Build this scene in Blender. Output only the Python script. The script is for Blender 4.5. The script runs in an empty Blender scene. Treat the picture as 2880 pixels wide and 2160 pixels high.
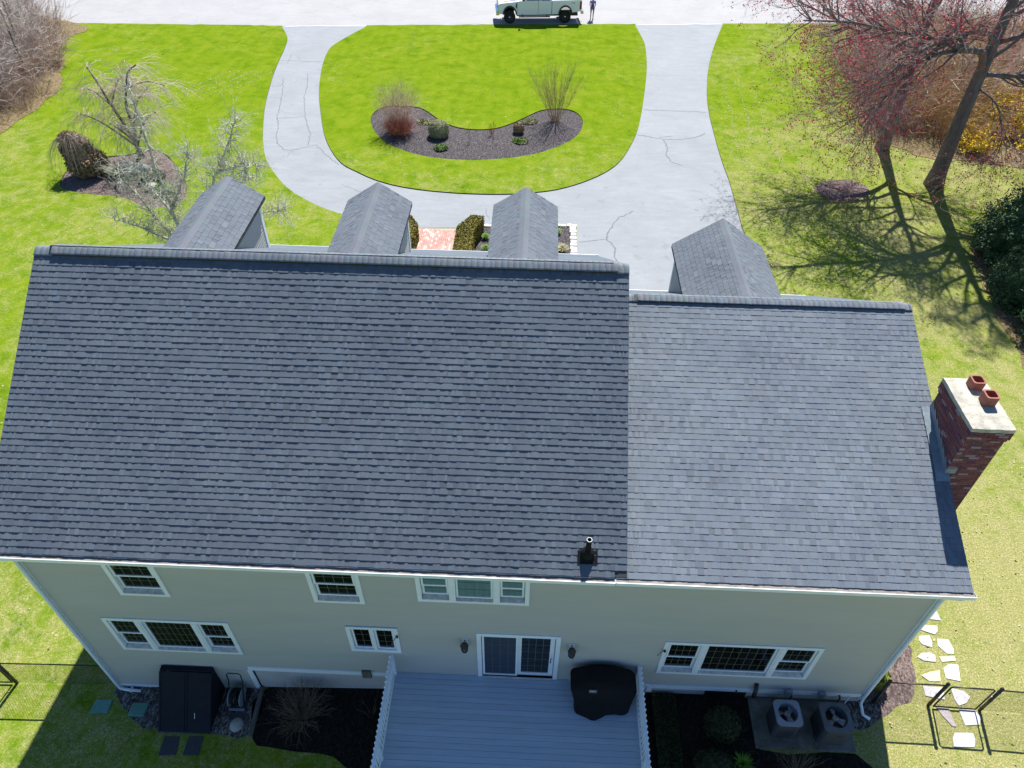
import bpy, bmesh, math, random
import numpy as np
from mathutils import Vector, Matrix
from mathutils.geometry import delaunay_2d_cdt, tessellate_polygon

SC = bpy.context.scene
COL = SC.collection
R = math.radians
random.seed(7)

# ------------------------------------------------------------------ camera, sky, sun, exposure
def look_axes(yaw, pitch, roll):
    cy, sy = math.cos(yaw), math.sin(yaw)
    fwd = Vector((sy*math.cos(pitch), cy*math.cos(pitch), -math.sin(pitch)))
    right = Vector((cy, -sy, 0)); up = right.cross(fwd)
    r = math.cos(roll)*right + math.sin(roll)*up
    u = -math.sin(roll)*right + math.cos(roll)*up
    return r, u, fwd

cd = bpy.data.cameras.new('camera')
cam = bpy.data.objects.new('camera', cd); COL.objects.link(cam)
r_, u_, f_ = look_axes(R(-1.7654), R(43.4802), R(0.7992))
m = Matrix(((r_.x, u_.x, -f_.x, 11.265), (r_.y, u_.y, -f_.y, -8.586), (r_.z, u_.z, -f_.z, 19.391), (0, 0, 0, 1)))
cam.matrix_world = m
cd.sensor_width = 36.0; cd.lens = 36.0*2041.73/2880.0
cd.clip_start = 0.1; cd.clip_end = 2000
SC.camera = cam

SUN_EL, SUN_AZ = R(50.0), R(10.0)          # azimuth from +Y (street side) towards +X
world = bpy.data.worlds.new('World'); SC.world = world; world.use_nodes = True
wn = world.node_tree; wn.nodes.clear()
wo = wn.nodes.new('ShaderNodeOutputWorld'); wb = wn.nodes.new('ShaderNodeBackground')
sky = wn.nodes.new('ShaderNodeTexSky'); sky.sky_type = 'NISHITA'; sky.sun_disc = False
sky.sun_elevation = SUN_EL; sky.sun_rotation = SUN_AZ
sky.air_density = 1.0; sky.dust_density = 0.0; sky.ozone_density = 8.5
wb.inputs['Strength'].default_value = 0.075
wn.links.new(sky.outputs[0], wb.inputs[0]); wn.links.new(wb.outputs[0], wo.inputs[0])

sd = bpy.data.lights.new('sun', 'SUN'); sd.energy = 5.0; sd.angle = R(0.5); sd.color = (1.0, 0.965, 0.91)
sun = bpy.data.objects.new('sun', sd); COL.objects.link(sun)
sdir = Vector((math.sin(SUN_AZ)*math.cos(SUN_EL), math.cos(SUN_AZ)*math.cos(SUN_EL), math.sin(SUN_EL)))
sun.rotation_euler = sdir.to_track_quat('Z', 'Y').to_euler(); sun.location = (20, 40, 60)

SC.view_settings.view_transform = 'Standard'; SC.view_settings.look = 'None'
SC.view_settings.exposure = 1.06; SC.view_settings.gamma = 1.0
SC.view_settings.use_curve_mapping = False
SC.render.engine = 'CYCLES'
SC.cycles.max_bounces = 6; SC.cycles.transparent_max_bounces = 8
SC.cycles.use_denoising = True

# ------------------------------------------------------------------ materials
MATS = {}
def new_mat(name):
    m = bpy.data.materials.new(name); m.use_nodes = True
    nt = m.node_tree; b = nt.nodes['Principled BSDF']
    MATS[name] = m
    return m, nt, b
def N(nt, t, **kw):
    n = nt.nodes.new(t)
    for k, v in kw.items():
        if k.startswith('i_'): n.inputs[k[2:].replace('_', ' ')].default_value = v
        else: setattr(n, k, v)
    return n
def ramp(nt, fac, stops):
    r = nt.nodes.new('ShaderNodeValToRGB'); cr = r.color_ramp
    while len(cr.elements) > 1: cr.elements.remove(cr.elements[-1])
    cr.elements[0].position = stops[0][0]; cr.elements[0].color = (*stops[0][1], 1)
    for p, c in stops[1:]:
        e = cr.elements.new(p); e.color = (*c, 1)
    nt.links.new(fac, r.inputs[0]); return r
def mixc(nt, fac, a, b, mode='MIX'):
    n = nt.nodes.new('ShaderNodeMix'); n.data_type = 'RGBA'; n.blend_type = mode
    for s, v in ((n.inputs[0], fac), (n.inputs[6], a), (n.inputs[7], b)):
        if hasattr(v, 'is_output'): nt.links.new(v, s)
        elif isinstance(v, tuple): s.default_value = (*v, 1)
        else: s.default_value = v
    return n.outputs[2]
def maths(nt, op, a, b=None, clamp=False):
    n = nt.nodes.new('ShaderNodeMath'); n.operation = op; n.use_clamp = clamp
    for s, v in ((n.inputs[0], a), (n.inputs[1], b)):
        if v is None: continue
        if hasattr(v, 'is_output'): nt.links.new(v, s)
        else: s.default_value = v
    return n.outputs[0]
def noise(nt, vec, scale, detail=4, rough=0.6, dist=0.0):
    n = N(nt, 'ShaderNodeTexNoise'); n.inputs['Scale'].default_value = scale; n.inputs['Detail'].default_value = detail
    n.inputs['Roughness'].default_value = rough; n.inputs['Distortion'].default_value = dist
    nt.links.new(vec, n.inputs['Vector']); return n.outputs['Fac']
def pos(nt, scale=None):
    g = N(nt, 'ShaderNodeNewGeometry').outputs['Position']
    if scale:
        mp = N(nt, 'ShaderNodeMapping'); mp.inputs['Scale'].default_value = scale
        nt.links.new(g, mp.inputs['Vector']); return mp.outputs['Vector']
    return g
def bump(nt, b, h, strength, dist=0.02):
    n = N(nt, 'ShaderNodeBump'); n.inputs['Strength'].default_value = strength; n.inputs['Distance'].default_value = dist
    nt.links.new(h, n.inputs['Height']); nt.links.new(n.outputs[0], b.inputs['Normal'])
def simple(name, c1, c2=None, scale=3.0, rough=0.7, bmp=0.0, bscale=30.0, metal=0.0, spec=0.5, stretch=None, var=0.0):
    """two tones blended by noise in world space; var = brightness change from object to object"""
    m, nt, b = new_mat(name)
    p = pos(nt, stretch)
    c2 = c2 or tuple(x*0.8 for x in c1)
    f = noise(nt, p, scale, 6, 0.65)
    r = ramp(nt, f, [(0.3, c2), (0.7, c1)])
    col = r.outputs[0]
    if var:
        oi = N(nt, 'ShaderNodeObjectInfo').outputs['Random']
        v = maths(nt, 'MULTIPLY_ADD', oi, var*2); nt.nodes[-1].inputs[2].default_value = 1-var
        cc = N(nt, 'ShaderNodeCombineColor')
        for i in range(3): nt.links.new(v, cc.inputs[i])
        col = mixc(nt, 1.0, col, cc.outputs[0], 'MULTIPLY')
    nt.links.new(col, b.inputs['Base Color'])
    b.inputs['Roughness'].default_value = rough; b.inputs['Metallic'].default_value = metal
    b.inputs['Specular IOR Level'].default_value = spec
    if bmp: bump(nt, b, noise(nt, p, bscale, 5, 0.7), bmp)
    return m
def attr_mat(name, rough=0.85, spec=0.2, grain=60.0, gamp=0.35, bmp=0.4):
    """colour from the mesh's own 'tone' attribute, with mineral grain"""
    m, nt, b = new_mat(name)
    a = N(nt, 'ShaderNodeAttribute', attribute_name='tone').outputs['Color']
    p = pos(nt)
    g = noise(nt, p, grain, 3, 0.7); g2 = noise(nt, p, 0.7, 4, 0.6)
    r = ramp(nt, g, [(0.25, (1-gamp,)*3), (0.75, (1+gamp,)*3)])
    r2 = ramp(nt, g2, [(0.3, (0.88, 0.88, 0.9)), (0.7, (1.1, 1.1, 1.08))])
    c = mixc(nt, 1.0, mixc(nt, 1.0, a, r.outputs[0], 'MULTIPLY'), r2.outputs[0], 'MULTIPLY')
    nt.links.new(c, b.inputs['Base Color']); b.inputs['Roughness'].default_value = rough
    b.inputs['Specular IOR Level'].default_value = spec
    if bmp: bump(nt, b, g, bmp, 0.004)
    return m

def lawn_material():
    m, nt, b = new_mat('lawn_grass')
    p = pos(nt)
    sx = N(nt, 'ShaderNodeSeparateXYZ'); nt.links.new(p, sx.inputs[0])
    big = noise(nt, p, 0.16, 4, 0.6, 0.3); mid = noise(nt, p, 0.9, 5, 0.65, 0.5)
    fine = noise(nt, p, 9.0, 5, 0.75); blade = noise(nt, pos(nt, (1, .55, 1)), 45.0, 3, 0.8)
    m2 = noise(nt, p, 1.7, 6, 0.72, 0.5); spk = noise(nt, p, 22.0, 4, 0.85)
    lush = ramp(nt, mid, [(0.25, (0.078, 0.146, 0.006)), (0.5, (0.130, 0.196, 0.009)), (0.75, (0.178, 0.218, 0.020))]).outputs[0]
    dk = ramp(nt, m2, [(0.3, (0.72, 0.84, 0.75)), (0.6, (1.06, 1.03, 1.0))]).outputs[0]
    lush = mixc(nt, 0.45, lush, mixc(nt, 1.0, lush, dk, 'MULTIPLY'))
    straw = ramp(nt, spk, [(0.32, (0.11, 0.14, 0.016)), (0.46, (0.21, 0.21, 0.062)), (0.57, (0.32, 0.295, 0.15)), (0.68, (0.56, 0.49, 0.34))]).outputs[0]
    # how worn the turf is: more on the east side yard and round the island's edge
    east = N(nt, 'ShaderNodeMapRange', interpolation_type='SMOOTHSTEP'); east.inputs['From Min'].default_value = 14; east.inputs['From Max'].default_value = 30
    nt.links.new(sx.outputs['X'], east.inputs['Value'])
    west = N(nt, 'ShaderNodeMapRange', interpolation_type='SMOOTHSTEP'); west.inputs['From Min'].default_value = -9; west.inputs['From Max'].default_value = -26
    nt.links.new(sx.outputs['X'], west.inputs['Value'])
    south = N(nt, 'ShaderNodeMapRange', interpolation_type='SMOOTHSTEP'); south.inputs['From Min'].default_value = 12; south.inputs['From Max'].default_value = 2
    nt.links.new(sx.outputs['Y'], south.inputs['Value'])
    isl = N(nt, 'ShaderNodeMapRange', interpolation_type='SMOOTHSTEP'); isl.inputs['From Min'].default_value = 40; isl.inputs['From Max'].default_value = 26
    nt.links.new(sx.outputs['Y'], isl.inputs['Value'])
    se = maths(nt, 'MULTIPLY', south.outputs[0], east.outputs[0])
    w = maths(nt, 'ADD', maths(nt, 'MULTIPLY', east.outputs[0], 0.085), maths(nt, 'MULTIPLY', se, 0.075))
    w = maths(nt, 'ADD', w, maths(nt, 'MULTIPLY', south.outputs[0], 0.025))
    w = maths(nt, 'ADD', w, maths(nt, 'MULTIPLY', isl.outputs[0], 0.075))
    w = maths(nt, 'ADD', w, maths(nt, 'MULTIPLY', west.outputs[0], 0.05))
    f = maths(nt, 'ADD', maths(nt, 'MULTIPLY', big, 0.30), maths(nt, 'MULTIPLY', m2, 0.40))
    f = maths(nt, 'ADD', f, maths(nt, 'MULTIPLY', fine, 0.3))
    f = maths(nt, 'ADD', f, w)
    fr = N(nt, 'ShaderNodeMapRange', interpolation_type='SMOOTHSTEP'); fr.inputs['From Min'].default_value = 0.53; fr.inputs['From Max'].default_value = 0.74
    nt.links.new(f, fr.inputs['Value'])
    c = mixc(nt, fr.outputs[0], lush, straw)
    # mower tracks: faint stripes running towards the street
    wv = N(nt, 'ShaderNodeTexWave', wave_type='BANDS', bands_direction='X'); wv.inputs['Scale'].default_value = 0.42; wv.inputs['Distortion'].default_value = 1.2; wv.inputs['Detail'].default_value = 3
    nt.links.new(p, wv.inputs['Vector'])
    st = ramp(nt, wv.outputs['Fac'], [(0.0, (0.975, 0.98, 0.96)), (1.0, (1.02, 1.02, 1.02))]).outputs[0]
    c = mixc(nt, 1.0, c, st, 'MULTIPLY')
    bl = ramp(nt, blade, [(0.25, (0.55, 0.6, 0.55)), (0.5, (1, 1, 1)), (0.75, (1.4, 1.36, 1.35))]).outputs[0]
    c = mixc(nt, 1.0, c, bl, 'MULTIPLY')
    fl = ramp(nt, fine, [(0.25, (0.8, 0.82, 0.8)), (0.7, (1.12, 1.1, 1.1))]).outputs[0]
    c = mixc(nt, 1.0, c, fl, 'MULTIPLY')
    nt.links.new(c, b.inputs['Base Color']); b.inputs['Roughness'].default_value = 1.0; b.inputs['Specular IOR Level'].default_value = 0.0
    h = maths(nt, 'ADD', blade, maths(nt, 'MULTIPLY', fine, 1.5))
    bump(nt, b, h, 0.22, 0.03)
    return m
def asphalt_material(name, c1, c2, streak):
    m, nt, b = new_mat(name)
    p = pos(nt)
    big = noise(nt, p, 0.35, 5, 0.6, 0.6); fine = noise(nt, p, 40, 3, 0.8); st = noise(nt, pos(nt, (0.8, 3.0, 1)), 0.9, 5, 0.7, 0.8)
    c = ramp(nt, big, [(0.3, c2), (0.7, c1)]).outputs[0]
    s = ramp(nt, st, [(0.3, (1-streak,)*3), (0.6, (1, 1, 1)), (0.8, (1+streak,)*3)]).outputs[0]
    g = ramp(nt, fine, [(0.25, (0.75,)*3), (0.5, (1, 1, 1)), (0.8, (1.22,)*3)]).outputs[0]
    sp = noise(nt, p, 3.2, 6, 0.75, 1.2); pt_ = noise(nt, p, 0.9, 3, 0.5, 2.0)
    c = mixc(nt, 1.0, mixc(nt, 1.0, c, s, 'MULTIPLY'), g, 'MULTIPLY')
    c = mixc(nt, 1.0, c, ramp(nt, sp, [(0.28, (0.84, 0.85, 0.86)), (0.45, (1, 1, 1)), (0.62, (1, 1, 1)), (0.74, (1.12, 1.11, 1.10))]).outputs[0], 'MULTIPLY')
    c = mixc(nt, 1.0, c, ramp(nt, pt_, [(0.28, (0.88, 0.88, 0.88)), (0.34, (1, 1, 1)), (1.0, (1, 1, 1))]).outputs[0], 'MULTIPLY')
    nt.links.new(c, b.inputs['Base Color']); b.inputs['Roughness'].default_value = 0.85; b.inputs['Specular IOR Level'].default_value = 0.3
    bump(nt, b, fine, 0.35, 0.01)
    return m
def mulch_material(name, dark, mid, light):
    m, nt, b = new_mat(name)
    p = pos(nt)
    v = N(nt, 'ShaderNodeTexVoronoi'); v.inputs['Scale'].default_value = 26; v.inputs['Randomness'].default_value = 1
    nt.links.new(pos(nt, (1, .6, 1)), v.inputs['Vector'])
    f = noise(nt, p, 13.0, 6, 0.85, 0.2)
    mixf = maths(nt, 'ADD', maths(nt, 'MULTIPLY', f, 0.7), maths(nt, 'MULTIPLY', v.outputs['Color'], 0.3))
    c = ramp(nt, mixf, [(0.3, dark), (0.5, mid), (0.66, light)]).outputs[0]
    nt.links.new(c, b.inputs['Base Color']); b.inputs['Roughness'].default_value = 0.95; b.inputs['Specular IOR Level'].default_value = 0.1
    bump(nt, b, mixf, 0.9, 0.03)
    return m

LAWN = lawn_material()
ASPH = asphalt_material('driveway_asphalt', (0.252, 0.268, 0.282), (0.214, 0.230, 0.243), 0.10)
ROAD = asphalt_material('street_asphalt', (0.325, 0.322, 0.322), (0.285, 0.282, 0.282), 0.07)
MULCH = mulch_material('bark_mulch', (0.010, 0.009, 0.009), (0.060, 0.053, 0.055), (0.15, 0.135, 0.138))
MULCHD = mulch_material('shade_darkened_mulch', (0.004, 0.0035, 0.003), (0.014, 0.012, 0.010), (0.035, 0.028, 0.022))  # near-black base: the house shade on these beds is put into the colour
MULCHB = mulch_material('brown_mulch', (0.03, 0.02, 0.016), (0.13, 0.095, 0.085), (0.24, 0.19, 0.18))
LITTER = mulch_material('leaf_litter', (0.04, 0.028, 0.012), (0.17, 0.125, 0.06), (0.30, 0.245, 0.14))
GRAVEL = mulch_material('pea_gravel', (0.015, 0.013, 0.011), (0.085, 0.078, 0.07), (0.30, 0.28, 0.26))
SOIL = simple('soil_edge', (0.05, 0.035, 0.02), (0.02, 0.014, 0.008), 8, 1.0)
SHING = attr_mat('asphalt_shingle', 0.9, 0.15, 90, 0.28, 0.5)
BRICKM = attr_mat('chimney_brick', 0.9, 0.2, 35, 0.45, 0.6)
PAVEB = attr_mat('paver_brick', 0.9, 0.2, 30, 0.3, 0.4)
STONEM = attr_mat('flagstone', 0.9, 0.2, 14, 0.22, 0.5)
MORTAR = simple('mortar', (0.40, 0.36, 0.37), (0.26, 0.23, 0.235), 14, 0.95, 0.4)
SIDING = simple('beige_clapboard', (0.46, 0.462, 0.425), (0.42, 0.422, 0.39), 1.6, 0.6, 0.05, 60, spec=0.3, stretch=(0.25, 1, 1.5))
WHITE = simple('white_trim', (0.80, 0.86, 0.90), (0.72, 0.78, 0.82), 2.5, 0.45, 0.02, 40)
SILLD = simple('dusty_sill', (0.62, 0.62, 0.60), (0.33, 0.33, 0.31), 9, 0.7)
CONC = simple('foundation_concrete', (0.52, 0.50, 0.50), (0.42, 0.405, 0.40), 2.2, 0.9, 0.25, 25)
PADC = simple('pad_concrete', (0.19, 0.18, 0.15), (0.07, 0.068, 0.055), 3.0, 0.9, 0.3, 30)
GLASS = None
def glass():
    m, nt, b = new_mat('window_glass')
    f = noise(nt, pos(nt), 0.9, 3, 0.5)
    c = ramp(nt, f, [(0.35, (0.004, 0.005, 0.005)), (0.7, (0.012, 0.014, 0.014))]).outputs[0]
    nt.links.new(c, b.inputs['Base Color']); b.inputs['Roughness'].default_value = 0.03; b.inputs['Specular IOR Level'].default_value = 0.6
    bump(nt, b, noise(nt, pos(nt), 0.6, 2), 0.05, 0.02)
    return m
GLASS = glass()
CURTAIN = simple('curtained_glass', (0.14, 0.25, 0.245), (0.10, 0.19, 0.185), 3.5, 0.12, stretch=(6, 1, .2))
MUNTIN = simple('pale_muntin', (0.15, 0.16, 0.10), (0.12, 0.13, 0.08), 3, 0.5)
SCREEN = simple('insect_screen', (0.030, 0.045, 0.085), (0.024, 0.037, 0.072), 3, 0.6)
DARKM = simple('black_metal', (0.016, 0.017, 0.018), (0.010, 0.010, 0.011), 6, 0.4, 0.05, 50)
BRONZE = simple('bronze_lantern', (0.022, 0.019, 0.016), (0.012, 0.010, 0.009), 9, 0.45)
LANTG = simple('lantern_glass', (0.10, 0.11, 0.10), (0.06, 0.07, 0.06), 9, 0.15)
BOARD = simple('grey_deck_board', (0.47, 0.54, 0.62), (0.39, 0.455, 0.53), 2.2, 0.65, 0.2, 18, stretch=(0.5, 6, 1), var=0.05)
COVER = simple('black_grill_cover', (0.010, 0.010, 0.011), (0.005, 0.005, 0.006), 3, 0.75, 0.7, 6, spec=0.2)
BULK = simple('bulkhead_steel', (0.016, 0.019, 0.027), (0.011, 0.013, 0.019), 5, 0.7, 0.1, 60, spec=0.15)
ACBODY = simple('condenser_louver', (0.025, 0.027, 0.03), (0.016, 0.017, 0.02), 6, 0.5)
ACTOP = simple('condenser_top', (0.27, 0.29, 0.35), (0.22, 0.24, 0.29), 6, 0.4)
ACTOP2 = simple('condenser_top_weathered', (0.11, 0.12, 0.135), (0.08, 0.088, 0.10), 7, 0.5)
FANM = simple('fan_metal', (0.40, 0.40, 0.40), (0.26, 0.26, 0.26), 9, 0.4, metal=0.3)
GREENP = simple('green_plastic_lid', (0.10, 0.26, 0.19), (0.07, 0.19, 0.14), 6, 0.55, 0.2, 20)
TIMBER = simple('weathered_timber', (0.16, 0.14, 0.12), (0.08, 0.07, 0.06), 5, 0.9, 0.4, 20, stretch=(4, .5, 1))
SLATE = simple('bluestone', (0.05, 0.053, 0.06), (0.035, 0.037, 0.042), 4, 0.85, 0.3, 20)
TERRA = simple('terracotta_flue', (0.33, 0.12, 0.08), (0.23, 0.08, 0.055), 6, 0.85, 0.2, 30)
CAPC = simple('chimney_cap_mortar', (0.52, 0.49, 0.41), (0.26, 0.245, 0.20), 5, 0.95, 0.7, 14)
LEAD = simple('lead_flashing', (0.22, 0.27, 0.31), (0.13, 0.165, 0.19), 6, 0.55, 0.5, 7)
GRANITE = simple('white_granite', (0.62, 0.60, 0.57), (0.46, 0.44, 0.42), 7, 0.9, 0.4, 20, var=0.1)
PVC = simple('white_pvc', (0.75, 0.75, 0.73), (0.66, 0.66, 0.64), 6, 0.4)
BOULD = simple('pale_boulder', (0.46, 0.43, 0.38), (0.26, 0.25, 0.22), 4, 0.95, 0.6, 8)
SEAL = simple('crack_sealer', (0.095, 0.10, 0.108), (0.14, 0.147, 0.156), 5, 0.8)
PAINT = simple('white_truck_paint', (0.84, 0.81, 0.90), (0.82, 0.79, 0.88), 2, 0.22, spec=0.6)
TYRE = simple('tyre_rubber', (0.012, 0.012, 0.012), (0.018, 0.018, 0.018), 12, 0.85)
CHROME = simple('chrome', (0.6, 0.6, 0.6), (0.5, 0.5, 0.5), 5, 0.2, metal=0.9)
REDL = simple('red_lens', (0.30, 0.008, 0.012), (0.20, 0.005, 0.008), 8, 0.2)
AMBER = simple('headlight_lens', (0.45, 0.36, 0.28), (0.30, 0.25, 0.2), 8, 0.15)
SKIN = simple('skin', (0.34, 0.20, 0.14), (0.29, 0.165, 0.115), 6, 0.6)
SHIRT = simple('lilac_shirt', (0.25, 0.23, 0.46), (0.20, 0.18, 0.39), 8, 0.85)
SHORTS = simple('blue_shorts', (0.15, 0.16, 0.33), (0.11, 0.12, 0.27), 8, 0.85)
HAIR = simple('brown_hair', (0.06, 0.035, 0.02), (0.03, 0.02, 0.01), 12, 0.6)
SHOE = simple('dark_shoe', (0.03, 0.03, 0.05), (0.02, 0.02, 0.03), 8, 0.7)
BARK = simple('maple_bark', (0.20, 0.165, 0.15), (0.085, 0.068, 0.062), 5, 0.95, 0.8, 9, stretch=(2, 2, .4))
TWIGR = simple('reddish_twig', (0.46, 0.36, 0.33), (0.26, 0.19, 0.175), 3, 0.9)
BUDS = simple('red_maple_bud', (0.58, 0.05, 0.075), (0.40, 0.03, 0.05), 5, 0.8)
TWIGD = simple('shade_darkened_twig', (0.20, 0.155, 0.10), (0.13, 0.10, 0.065), 3, 0.95)  # straw twig with the shade beside the house darkened into its colour
TWIGT = simple('tan_twig', (0.58, 0.48, 0.40), (0.40, 0.32, 0.26), 2, 0.95)
TWIGG = simple('grey_brush_twig', (0.60, 0.53, 0.48), (0.36, 0.30, 0.27), 1.2, 0.95)
TWIGW = simple('west_brush_twig', (0.46, 0.34, 0.27), (0.27, 0.19, 0.145), 0.9, 0.95)
TWIGB = simple('brown_brush_twig', (0.50, 0.35, 0.18), (0.30, 0.185, 0.09), 0.9, 0.95)
BARKC = simple('cherry_bark', (0.20, 0.17, 0.14), (0.09, 0.075, 0.06), 6, 0.95, 0.6, 12)
LICHEN = simple('lichen_bark', (0.60, 0.60, 0.50), (0.30, 0.30, 0.24), 5, 0.95, 0.7, 14)
REDST = simple('red_stem', (0.46, 0.17, 0.11), (0.30, 0.10, 0.06), 5, 0.9)
OLIVST = simple('olive_stem', (0.42, 0.31, 0.17), (0.28, 0.19, 0.11), 4, 0.9)
BUSHST = simple('grey_brown_stem', (0.58, 0.43, 0.35), (0.40, 0.28, 0.22), 4, 0.9)
FORSY = simple('forsythia_flower', (0.78, 0.58, 0.012), (0.60, 0.42, 0.01), 2, 0.8)
def leafmat(name, a, b_, rough=0.7):
    m = simple(name, a, b_, 1.6, rough, spec=0.25); return m
EVG = leafmat('arborvitae_spray', (0.050, 0.105, 0.038), (0.020, 0.048, 0.022))
BOX = leafmat('boxwood_leaf', (0.31, 0.31, 0.17), (0.21, 0.22, 0.11))
YEW = leafmat('hedge_leaf', (0.20, 0.165, 0.018), (0.11, 0.10, 0.012))
CONEB = leafmat('browned_evergreen', (0.34, 0.235, 0.145), (0.18, 0.13, 0.055))
LITEG = leafmat('fresh_green_leaf', (0.16, 0.30, 0.03), (0.09, 0.20, 0.02))
DRYP = leafmat('pale_dry_leaf', (0.46, 0.42, 0.26), (0.30, 0.30, 0.13))
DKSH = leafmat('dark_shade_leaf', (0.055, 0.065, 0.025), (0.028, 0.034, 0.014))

# ------------------------------------------------------------------ mesh helpers
class MB:
    def __init__(s): s.v = []; s.f = []; s.c = []
    def add(s, vs, fs, tone=None):
        o = len(s.v); s.v += [tuple(x) for x in vs]
        for f in fs: s.f.append(tuple(i+o for i in f)); s.c.append(tone)
        return s
    def box(s, x0, x1, y0, y1, z0, z1, tone=None):
        return s.add([(x0,y0,z0),(x1,y0,z0),(x1,y1,z0),(x0,y1,z0),(x0,y0,z1),(x1,y0,z1),(x1,y1,z1),(x0,y1,z1)],
              [(0,3,2,1),(4,5,6,7),(0,1,5,4),(1,2,6,5),(2,3,7,6),(3,0,4,7)], tone)
    def prism(s, poly, z0, z1, tone=None):
        """poly list of (x,y) counter-clockwise; z1/z0 numbers or functions"""
        n = len(poly); f0 = z0 if callable(z0) else (lambda x, y: z0); f1 = z1 if callable(z1) else (lambda x, y: z1)
        vs = [(x, y, f0(x, y)) for x, y in poly]+[(x, y, f1(x, y)) for x, y in poly]
        tris = tessellate_polygon([[Vector((x, y, 0)) for x, y in poly]])
        fs = [tuple(n+i for i in t) for t in tris]+[tuple(reversed(t)) for t in tris]
        fs += [(i, (i+1) % n, n+(i+1) % n, n+i) for i in range(n)]
        return s.add(vs, fs, tone)
    def extr(s, prof, x0, x1, axis='x', tone=None):
        """closed profile of (a,b) swept along an axis; x: (a,b)->(y,z); y: (a,b)->(x,z)"""
        n = len(prof)
        g = {'x': (lambda t, a, b: (t, a, b)), 'y': (lambda t, a, b: (a, t, b)), 'z': (lambda t, a, b: (a, b, t))}[axis]
        vs = [g(x0, a, b) for a, b in prof]+[g(x1, a, b) for a, b in prof]
        fs = [(i, (i+1) % n, n+(i+1) % n, n+i) for i in range(n)]
        tris = tessellate_polygon([[Vector((a, b, 0)) for a, b in prof]])
        fs += [tuple(t) for t in tris]+[tuple(n+i for i in reversed(t)) for t in tris]
        return s.add(vs, fs, tone)
    def tube(s, pts, rad, n=8, cap=True, tone=None):
        pts = [Vector(p) for p in pts]; k = len(pts)
        rad = rad if isinstance(rad, (list, tuple)) else [rad]*k
        o = []; prev = None
        for i, p in enumerate(pts):
            d = (pts[min(i+1, k-1)]-pts[max(i-1, 0)]).normalized()
            if prev is None:
                a = d.cross(Vector((0, 0, 1)) if abs(d.z) < .9 else Vector((1, 0, 0))).normalized()
            else:
                a = (prev-d*prev.dot(d)).normalized()
            prev = a; b = d.cross(a)
            for j in range(n):
                t = 2*math.pi*j/n; o.append(p+(a*math.cos(t)+b*math.sin(t))*rad[i])
        fs = [(i*n+j, i*n+(j+1) % n, (i+1)*n+(j+1) % n, (i+1)*n+j) for i in range(k-1) for j in range(n)]
        if cap: fs += [tuple(reversed(range(n))), tuple((k-1)*n+j for j in range(n))]
        return s.add(o, fs, tone)
    def lathe(s, prof, cx, cy, n=24, tone=None):
        """profile (r,z) revolved about the vertical through cx,cy"""
        vs = [(cx+r*math.cos(2*math.pi*j/n), cy+r*math.sin(2*math.pi*j/n), z) for r, z in prof for j in range(n)]
        fs = [(i*n+j, i*n+(j+1) % n, (i+1)*n+(j+1) % n, (i+1)*n+j) for i in range(len(prof)-1) for j in range(n)]
        return s.add(vs, fs, tone)
    def build(s, name, mat, parent=None, smooth=False, bevel=0):
        me = bpy.data.meshes.new(name); me.from_pydata(s.v, [], s.f)
        if any(c is not None for c in s.c):
            at = me.attributes.new('tone', 'FLOAT_COLOR', 'FACE')
            fl = []
            for c in s.c: fl += [*(c or (0.5, 0.5, 0.5)), 1.0]
            at.data.foreach_set('color', fl)
        me.materials.append(mat); me.update()
        me.polygons.foreach_set('use_smooth', [bool(smooth)]*len(me.polygons))
        o = bpy.data.objects.new(name, me); COL.objects.link(o)
        if parent: adopt(o, parent)
        if bevel:
            b = o.modifiers.new('bevel', 'BEVEL'); b.width = bevel; b.segments = 2; b.limit_method = 'ANGLE'
        return o
def adopt(o, parent):
    o.parent = parent
    if parent.type == 'EMPTY': o.matrix_parent_inverse = Matrix.Translation(-parent.location)
def np_obj(name, V, F, mat, parent=None, tones=None, smooth=False):
    me = bpy.data.meshes.new(name); V = np.asarray(V, np.float32); F = np.asarray(F, np.int32); k = F.shape[1]
    me.vertices.add(len(V)); me.vertices.foreach_set('co', V.ravel())
    me.loops.add(F.size); me.loops.foreach_set('vertex_index', F.ravel())
    me.polygons.add(len(F)); me.polygons.foreach_set('loop_start', np.arange(0, F.size, k, dtype=np.int32)); me.polygons.foreach_set('loop_total', np.full(len(F), k, np.int32))
    me.polygons.foreach_set('use_smooth', np.full(len(F), smooth, bool))
    me.materials.append(mat); me.update(calc_edges=True)
    if tones is not None:
        at = me.attributes.new('tone', 'FLOAT_COLOR', 'FACE')
        at.data.foreach_set('color', np.concatenate([np.asarray(tones, np.float32), np.ones((len(F), 1), np.float32)], 1).ravel())
    o = bpy.data.objects.new(name, me); COL.objects.link(o)
    if parent: adopt(o, parent)
    return o
def thing(name, label, cat, loc, group=None):
    e = bpy.data.objects.new(name, None); COL.objects.link(e); e.location = loc; e.empty_display_size = 0.3
    return tag(e, label, cat, group)
def tag(o, label, cat, group=None):
    o['label'] = label; o['category'] = cat
    if group: o['group'] = group
    return o
def structure(o, label=None):
    o['kind'] = 'structure'
    if label: o['label'] = label
    return o
def stuff(o, label=None):
    o['kind'] = 'stuff'
    if label: o['label'] = label
    return o

def sm(t): t = min(1, max(0, t)); return t*t*(3-2*t)
def gz(x, y):
    """lie of the land: the back yard falls away towards the west end of the house"""
    return -1.05*min(1, max(0, (15.2-x)/15.2))*(1-sm((y-2)/10))

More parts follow.
